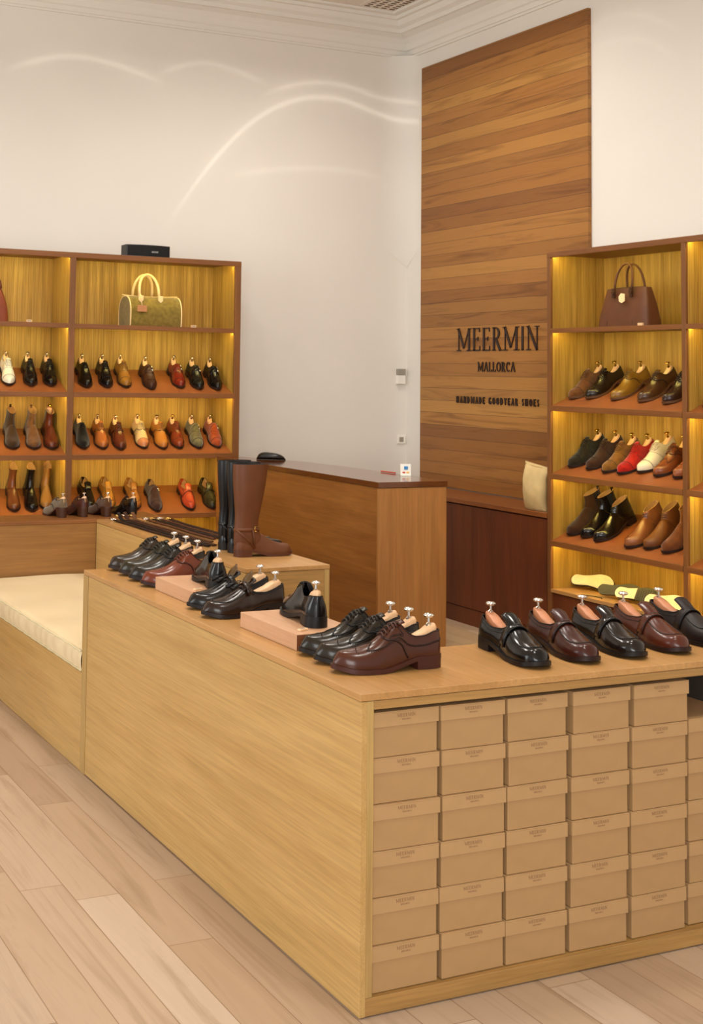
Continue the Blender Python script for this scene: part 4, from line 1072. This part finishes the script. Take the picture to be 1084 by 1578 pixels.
row = [('dark brown suede chelsea boot, leftmost on the boot shelf, right shelving', 'chelsea', (56, 30, 14), 3.780, 3.512, 'suede', .56),
 ('shiny black chelsea boot, second on the boot shelf', 'chelsea', BK, 3.781, 3.384, 'polish', .56),
 ('black leather chukka boot, third on the boot shelf', 'chukka', (24, 18, 12), 3.765, 3.249, 'polish', .48),
 ('light brown chukka boot, fourth on the boot shelf', 'chukka', (140, 82, 44), 3.759, 2.972, 'calf', .48),
 ('mid brown chukka boot, fifth on the boot shelf', 'chukka', (104, 58, 24), 3.780, 2.839, 'matt', .48),
 ('brown suede boot cut off by the upright, boot shelf', 'chelsea', (104, 56, 24), 3.775, 2.689, 'suede', .56)]
for lab, s, c, x, y, k, tp_ in row: put(boot, lab, s, c, (x, y), AR, zf=zR(.709), kind=k, top=tp_, **BX)
put(shoe, 'dark shoe at the right picture edge, boot shelf beyond the upright', 'derby', (40, 24, 16), (3.73, 2.30), AR, zf=zR(.709), **RX)

# sample soles lying on the bottom shelf, tilted toward the room
def sole_sample(label, loc, rot, c_heel, c_fore, studs=False, rim=None, Ls=.34):
    L = Last('boot', .17, .088, 1)
    g = thing('shoe_sole', label, 'shoe sole', loc, rot, None)
    def slab(x0, x1, z0, z1, grow=0):
        m = MB(); n = 22; out = []
        for i in range(n+1):
            x = x0+(x1-x0)*(1-math.cos(math.pi*i/n))/2; w_ = max(.004, L.w(min(1, max(0, x)))*1.06+grow)
            out.append((x, w_+L.cx(x)*1.6))
        low = [(x, -(y-2*L.cx(x)*1.6)) for x, y in out][::-1]
        m.prism([(x, y) for x, y in (low+out)][::-1], z0, z1, 'z'); return m
    recalc(slab(0, 1, 0, .045).build('sole_body', c_fore, g, smooth='auto', scale=Ls))
    if c_heel != c_fore: recalc(slab(0.002, .46, .045, .052).build('heel_cover', c_heel, g, smooth='auto', scale=Ls))
    if rim: recalc(slab(0, 1, -.012, .03, .012).build('rim', rim, g, smooth='auto', scale=Ls))
    if studs:
        m = MB()
        for i in range(9):
            for j in range(7):
                x = .52+i*.05; y = (-.11+j*.037)
                if abs(y) < L.w(min(1, x))-.02: m.lathe([(.013, .045), (.011, .053)], (x, y+L.cx(x), 0), 6)
        m.build('studs', M_['lining_dark'], g, scale=Ls)
    return g
def sole_rot(dx, dy, lean):
    f = Vector((dx, dy, 0)).normalized(); n = Vector((-1, -.25, 0)); n = (n-f*n.dot(f)).normalized()*math.cos(R(lean))+Vector((0, 0, 1))*math.sin(R(lean))
    return Matrix((f, n.cross(f), n)).transposed()
pale = plain('pale_leather_sole', (234, 210, 170), .5, noise=.12, nscale=20); dkrub = plain('dark_rubber_sole', (62, 54, 32), .6, noise=.1)
for lab, loc, d, ch, cf, stud, rim in (
    ('pale leather shoe sole, leftmost on the bottom shelf', (3.86, 3.575, .455), (.30, -.95), pale, pale, False, M_['lining_dark']),
    ('dark rubber shoe sole, second on the bottom shelf', (3.80, 3.265, .445), (.35, -.93), dkrub, dkrub, False, None),
    ('shoe sole with pale heel and dark studded front', (3.80, 3.110, .45), (.25, -.96), pale, dkrub, True, None),
    ('pale shoe sole with tan stitched edge, rightmost on the bottom shelf', (3.80, 2.86, .45), (.1, -.99), pale, pale, False, M_['tree_red'])):
    f = Vector((d[0], d[1], 0)).normalized()
    sole_sample(lab, loc, sole_rot(d[0], d[1], 35), ch, cf, stud, rim, Ls=.30)

# tall boots on the display table
boot('tall brown leather riding boot with ankle strap and buckle', 'tall', (98, 54, 26), (.918, 2.655, HB+.001), frame_of(1, -.03), Ls=.318, kind='matt', top=1.46, tp=2.2, hi=True, sole=(84, 44, 24))
boot('tall black leather boot, right one of the pair behind the brown boot', 'tall', (16, 13, 11), (.950, 2.79, HB+.001), frame_of(1, .0), Ls=.318, top=1.46, tp=2.2, hi=True, sole=(20, 14, 12))
boot('tall black leather boot, left one of the pair behind the brown boot', 'tall', (16, 13, 11), (.955, 2.91, HB+.001), frame_of(1, .02), Ls=.318, top=1.46, tp=2.2, hi=True, sole=(20, 14, 12))

# belts laid out on the display table
bl = [(.868, 4.20, .905, 3.02, (44, 24, 16)), (.915, 4.21, .945, 3.00, (30, 18, 12)), (.960, 4.22, .99, 3.02, (60, 34, 20)), (1.005, 4.20, 1.03, 3.15, (98, 62, 34)),
      (1.075, 4.17, 1.09, 3.25, (84, 48, 26)), (1.12, 4.18, 1.135, 3.28, (40, 24, 16)), (1.165, 4.17, 1.175, 3.30, (74, 42, 24)), (1.21, 4.15, 1.215, 3.3, (46, 26, 16))]
wd = ['leftmost', 'second from the left', 'third from the left', 'fourth from the left', 'fourth from the right', 'third from the right', 'second from the right', 'rightmost']
for i, (x0, y0, x1, y1, c) in enumerate(bl):
    g = thing('belt', '%s %s leather belt on the display table' % (wd[i], 'black' if c[0] < 50 else 'brown'), 'belt', (x0, y0, HB), None, 'belts on the display table')
    m = MB(); n = 16
    P = [(x0+(x1-x0)*t/n+.004*math.sin(t*.6+i), y0+(y1-y0)*t/n, HB+.0075) for t in range(n+1)]
    if i in (1, 2, 3): # rolled end with the buckle standing up
        P = [(x0, y0+.03-.022*math.cos(a), HB+.028-.02*math.sin(a+1.57)) for a in (R(-150), R(-90), R(-30), R(30), R(80))][::-1]+P
    m.tube(P, [(.0125, .0045)]*len(P), 8); m.build('strap', leather(c, 'belt'), g, smooth='auto', origin=(x0, y0, HB))
    m = MB(); bx = P[0]; q = [(bx[0]-.017, bx[1]+.002, bx[2]+.002), (bx[0]+.017, bx[1]+.002, bx[2]+.002), (bx[0]+.017, bx[1]+.04, bx[2]+.004), (bx[0]-.017, bx[1]+.045, bx[2]+.004)]
    m.tube(q+[q[0]], .004, 6); m.build('buckle', M_['brass'] if i % 2 else M_['nickel'], g, smooth=True, origin=(x0, y0, HB))

# ------------------------------------------------------------------ bags
def duffel():
    x0, x1, yc, z0 = 1.452, 1.862, 5.60, 2.1005; rw, rh = .125, .232
    g = thing('duffel_bag', 'olive suede barrel bag with cream handles and piping on the top shelf', 'bag', (1.64, yc, z0))
    def sec(t):
        pts = []
        for k in range(25):
            a = math.pi*(-.10+1.20*k/24); y = rw*math.copysign(abs(math.cos(a))**.8, math.cos(a)); z = .09+(rh-.09)*math.sin(a)**.85 if math.sin(a) > 0 else .09+.30*math.sin(a)*.9
            pts.append((y, max(0.0, z)))
        return [(rw*.93, 0.0)]+pts+[(-rw*.93, 0.0)]
    S = sec(0); rows = []
    for i in range(15):
        t = i/14; x = x0+(x1-x0)*t; k = 1-.05*(2*t-1)**4-(.0 if 0 < i < 14 else .02)
        sag = .010*math.sin(math.pi*t)
        rows.append([(x, yc+y*k, z0+(z*k-(sag if z > .15 else 0))) for y, z in S])
    m = MB().grid(rows, closed=True); n = len(S); m.f.append(tuple(range(n))); m.f.append(tuple(14*n+k for k in range(n))[::-1])
    o = (1.64, yc, z0)
    recalc(m.build('bag_body', leather((132, 110, 46), 'suede'), g, smooth='auto', origin=o))
    cream = plain('cream_leather', (238, 206, 150), .45, noise=.06)
    m = MB()
    for x, kk in ((x0+.002, .95), (x1-.002, .95)): m.tube([(x, yc+y*kk*1.01, z0+z*kk+.002) for y, z in S], .005, 6)
    m.tube([(x0-.02+(x1-x0+.03)*i/20, yc, z0+rh*.985-.010*math.sin(math.pi*i/20)+.002) for i in range(21)], .004, 6)
    m.build('piping', cream, g, smooth=True, origin=o)
    for sd, nm in ((-1, 'front'), (1, 'back')):
        m = MB(); P = []
        for k in range(19):
            a = math.pi*k/18; P.append((1.618+.078*math.cos(a)*1.0-.0, yc+sd*(.072-.045*math.sin(a)), z0+.225+.160*math.sin(a)**.75))
        m.tube(P, .0105, 8); m.build('handle', cream, g, smooth=True, origin=o)
        for xx in (1.540, 1.696):
            m = MB(); m.prism([(xx-.018, z0+.225), (xx-.018, z0+.190), (xx, z0+.172), (xx+.018, z0+.190), (xx+.018, z0+.225)], yc+sd*.098-.010, yc+sd*.098+.006, 'y')
            m.build('handle_tab', cream, g, origin=o, bevel=.002)
    m = MB(); m.tube([(1.535, yc-.10, z0+.24), (1.533, yc-.125, z0+.19), (1.537, yc-.132, z0+.15)], .0035, 5)
    t = m.build('tag_cord', cream, g, smooth=True, origin=o)
    MB().box(1.498, 1.572, yc-.143, yc-.134, z0+.103, z0+.150).build('tag', leather((190, 130, 84), 'matt'), t, origin=o, bevel=.002)
    return g
duffel()
def tote():
    yc, z0, xc_ = 3.06, 2.1005, 3.87; o = (xc_, yc, z0)
    g = thing('handbag', 'brown leather trapezoid handbag with twin handles on the right top shelf', 'bag', o, None)
    br = leather((92, 54, 32), 'matt'); rows = []
    for i in range(13):
        t = i/12; hw = .222-.052*t+.006*math.sin(math.pi*t); hd = .085*(1-.55*t)+.004*math.sin(math.pi*t); z = z0+.245*t
        pts = []
        for k in range(32):
            a = 2*math.pi*k/32; c, s_ = math.cos(a), math.sin(a)
            pts.append((xc_+hd*math.copysign(abs(s_)**.5, s_), yc+hw*math.copysign(abs(c)**.35, c), z))
        rows.append(pts)
    m = MB().grid(rows, closed=True); m.f.append(tuple(range(32))[::-1]); m.f.append(tuple(12*32+k for k in range(32)))
    recalc(m.build('bag_body', br, g, smooth='auto', origin=o))
    m = MB(); m.tube([(xc_, yc+.18, z0+.243), (xc_, yc+.1, z0+.248), (xc_, yc-.1, z0+.248), (xc_, yc-.14, z0+.244)], .006, 6); m.build('zip', leather((60, 34, 20), 'matt'), g, smooth=True, origin=o)
    for sd in (-1, 1):
        m = MB(); P = []
        for k in range(21):
            a = math.pi*k/20; P.append((xc_+sd*(.055-.02*math.sin(a)), yc-.005+.075*math.cos(a)*(1+.0*sd)+sd*.012*math.sin(a), z0+.225+.175*math.sin(a)**.7))
        m.tube(P, .0075, 8); m.build('handle', br, g, smooth=True, origin=o)
        for yy in (yc-.08, yc+.07):
            m = MB(); m.box(xc_+sd*.062-.005, xc_+sd*.062+.005, yy-.012, yy+.012, z0+.185, z0+.245)
            m.lathe([(.012, -.004), (.012, .004)], (xc_+sd*.068, yy, z0+.215), 10, (1, 0, 0))
            m.build('handle_tab', leather((66, 38, 22), 'matt'), g, origin=o)
    m = MB(); m.prism([(yc-.045, z0+.205), (yc-.045, z0+.16), (yc-.02, z0+.148), (yc+.003, z0+.16), (yc+.006, z0+.19), (yc-.015, z0+.21)], xc_-.082, xc_-.077, 'x')
    m.build('tag', plain('pale_tag_leather', (236, 208, 160), .5), g, origin=o)
    m = MB()
    for yy in (-.11, .11): m.tube([(xc_-.083+.05*t, yc+yy*(1-.25*t), z0+.01+.235*t) for t in (0, .3, .6, .95)], .0025, 5)
    m.build('side_seam', leather((60, 34, 20), 'matt'), g, origin=o)
tote()
# brown bag cut by the left picture edge
o = (.44, 5.60, 2.1005)
g = thing('handbag', 'reddish brown leather bag at the left picture edge on the top shelf', 'bag', o)
rows = []
for i in range(11):
    t = i/10; hw = .118-.058*t**1.6+.008*math.sin(math.pi*t); hd = .08*(1-.6*t)
    rows.append([(o[0]+hw*math.copysign(abs(math.cos(2*math.pi*k/24))**.5, math.cos(2*math.pi*k/24)), o[1]+hd*math.copysign(abs(math.sin(2*math.pi*k/24))**.6, math.sin(2*math.pi*k/24)), o[2]+.25*t) for k in range(24)])
m = MB().grid(rows, closed=True); m.f.append(tuple(range(24))[::-1]); m.f.append(tuple(10*24+k for k in range(24)))
recalc(m.build('bag_body', leather((120, 56, 34), 'matt'), g, smooth='auto', origin=o))
m = MB(); m.tube([(o[0]+.06*math.cos(math.pi*k/12), o[1]-.03, o[2]+.235+.10*math.sin(math.pi*k/12)) for k in range(13)], .007, 6); m.build('handle', leather((96, 44, 26), 'matt'), g, smooth=True, origin=o)

# cream canvas bag leaning on the shelving, on the low cupboard
o = (3.76, 3.80, .8855)
g = thing('shoe_bag', 'crumpled cream canvas bag standing on the low cupboard beside the right shelving', 'bag', o)
rows = []
for i in range(25):
    t = i/24; hw = .105-.012*math.sin(math.pi*t)+.018*t; hd = .050*math.sin(math.pi*min(1, .12+t*.92))**.6+.004
    r = []
    for k in range(36):
        a = 2*math.pi*k/36; c, s_ = math.cos(a), math.sin(a)
        wr = 1+.05*math.sin(3*a+t*7)+.035*math.sin(9*t+5*a)+.02*math.sin(23*t-7*a)
        r.append((o[0]+hd*s_*wr*1.1-.012*math.sin(t*3), o[1]+.010*(1-t)+hw*math.copysign(abs(c)**.6, c)*(1+.03*math.sin(t*11+a)), o[2]+(.305+.018*c)*t+(.006*math.sin(5*a) if 0 < i < 24 else 0)))
    rows.append(r)
m = MB().grid(rows, closed=True); m.f.append(tuple(range(36))[::-1]); m.f.append(tuple(24*36+k for k in range(36)))
recalc(m.build('cloth', M_['canvas'], g, smooth=True, origin=o))
m = MB(); m.tube([(p[0]*1.0, p[1], p[2]-.012) for p in rows[-1]]+[(rows[-1][0][0], rows[-1][0][1], rows[-1][0][2]-.012)], .004, 5); m.build('hem', M_['canvas'], g, smooth=True, origin=o)

# ------------------------------------------------------------------ small things
o = (1.59, 5.52, 2.607)
g = thing('speaker', 'small black curved speaker on top of the back shelving', 'speaker', o)
out = [(1.415, 5.60)]+[(1.415+.35*i/14, 5.50-.035*math.sin(math.pi*i/14)) for i in range(15)]+[(1.765, 5.60)]
m = MB(); m.prism(out, 2.6085, 2.697, 'z'); m.build('speaker_body', M_['black_plastic'], g, origin=o, bevel=.003)
m = MB(); out2 = [(1.425, 5.52)]+[(1.425+.33*i/14, 5.494-.035*math.sin(math.pi*i/14)) for i in range(15)]+[(1.755, 5.52)]
m.prism(out2, 2.617, 2.689, 'z'); m.build('grille', plain('speaker_cloth', (14, 13, 13), .9, noise=.3, nscale=300), g, origin=o)
bose = MB()
WID['B'] = .7
def glyph_block(ch, mb, x, z, h, w, t, place):
    segs = {'B': [(0,0,0,1),(0,0,1,0),(0,.5,1,.5),(0,1,1,1),(1,0,1,.5),(1,.5,1,1)], 'O': [(0,0,0,1),(1,0,1,1),(0,0,1,0),(0,1,1,1)],
            'S': [(0,0,1,0),(1,0,1,.5),(0,.5,1,.5),(0,.5,0,1),(0,1,1,1)], 'E': [(0,0,0,1),(0,0,1,0),(0,.5,.9,.5),(0,1,1,1)]}[ch]
    for a, b, c, d in segs:
        p0 = (x+a*w+z*.0+b*h*.25, z+b*h); p1 = (x+c*w+d*h*.25, z+d*h)
        mb.tube([place(*p0), place(*p1)], t, 4)
for i, c in enumerate('BOSE'): glyph_block(c, bose, 1.602+i*.0135, 2.640, .010, .0095, .0011, lambda p, q: (p, 5.4575, q))
bose.build('logo', M_['grey_print'], g, origin=o)

# things on the cash desk
o = (2.385, 5.03, 1.1505)
g = thing('glasses_case', 'small soft black case lying on the far end of the cash desk', 'case', o, (0, 0, R(-30)))
rows = []
for i in range(15):
    t = i/14; x = -.105+.21*t; hw = .045*math.sqrt(max(.02, 1-abs(2*t-1)**2.5)); hh_ = .062*math.sqrt(max(.02, 1-abs(2*t-1)**3))*(1-.35*t)
    rows.append([(x, hw*math.cos(2*math.pi*k/16), hh_*.5+hh_*.5*math.sin(2*math.pi*k/16)) for k in range(16)])
m = MB().grid(rows, closed=True); m.f.append(tuple(range(16))); m.f.append(tuple(14*16+k for k in range(16)))
recalc(m.build('case_body', leather((20, 17, 15), 'calf'), g, smooth=True))
m = MB(); m.tube([(-.09, -.044, .02), (0, -.047, .022), (.09, -.036, .018)], .004, 5); m.build('flap_edge', leather((44, 38, 34), 'matt'), g, smooth=True)
o = (2.572, 3.60, 1.1505)
g = thing('card_sign', 'small white payment card sign on the cash desk by the boards', 'sign', o, (0, 0, R(-20)))
m = MB(); m.prism([(-.003, 0), (.003, 0), (.010, .072), (.004, .072)], -.033, .033, 'x'); m.build('sign_plate', M_['white'], g, bevel=.0008)
MB().box(-.028, .028, -.018, .035, 0, .003).build('foot', M_['white'], g)
m = MB(); m.box(-.010, .013, -.0005, .0032, .038, .058); m.build('blue_logo', M_['blue'], g)
MB().box(-.021, -.004, -.0025, .0012, .016, .024).build('red_logo', M_['red'], g)
MB().box(.004, .020, -.0025, .0012, .016, .024).build('yellow_logo', M_['yellow'], g)
for ob in g.children:
    if ob.name.split('.')[0] in ('blue_logo', 'red_logo', 'yellow_logo'): ob.location.y -= .0015
o = (2.578, 3.82, 1.1535)
g = tag(MB().tube([(2.580, 3.89, 1.156), (2.590, 3.74, 1.156)], .004, 8).build('pen', M_['red'], None, smooth='auto'), 'thin red pen at the rear edge of the cash desk', 'pen')
# wall controls
g = thing('intercom', 'small grey and white wall unit half hidden beside the board panel', 'intercom', (4.125, YW, 1.70))
MB().box(4.06, 4.138, YW-.035, YW-.001, 1.70, 1.775).build('unit_body', M_['white'], g, origin=(4.125, YW, 1.70), bevel=.004)
MB().box(4.065, 4.138, YW-.038, YW-.001, 1.777, 1.828).build('display', M_['grey'], g, origin=(4.125, YW, 1.70), bevel=.003)
g = thing('wall_socket', 'white wall socket low on the back wall beside the board panel', 'socket', (4.12, YW, 1.20))
MB().box(4.075, 4.155, YW-.012, YW-.001, 1.20, 1.27).build('face_plate', M_['white'], g, origin=(4.12, YW, 1.20), bevel=.003)
MB().box(4.095, 4.135, YW-.014, YW-.0115, 1.215, 1.255).build('outlet', M_['grey'], g, origin=(4.12, YW, 1.20))
# price blocks
for i, (x, y, z, lab, a) in enumerate(((3.712, 2.80, 2.1002, 'in front of the trapezoid handbag', 90), (1.935, 5.428, 2.1002, 'right of the olive barrel bag', 0), (.668, 5.428, 2.1002, 'right of the reddish brown bag', 0),
        (.150, .597, H+.0525, 'on the nearer riser behind the wholecut', 20), (.140, 1.40, H+.0525, 'on the farther riser', 20))):
    g = thing('price_block', 'tiny wooden price block '+lab, 'price block', (x, y, z), (0, 0, R(a)), 'price blocks')
    MB().box(-.019, .019, -.007, .007, 0, .016 if i < 3 else .007).build('block', M_['tagpaper'], g, bevel=.001)
    MB().box(-.014, .014, -.0074, -.0070, .004, .012).build('printed_price', M_['grey'], g) if i < 3 else MB().box(-.012, .012, -.004, .004, .007, .0074).build('printed_price', M_['grey'], g)
# loose cable on the sole shelf
tag(MB().tube([(3.72, 3.30, .4045), (3.74, 3.27, .406), (3.755, 3.24, .405), (3.76, 3.20, .4045), (3.74, 3.17, .4045)], .003, 6).build('cable', M_['black_plastic'], None, smooth=True), 'short black cable on the bottom shelf in front of the soles', 'cable')
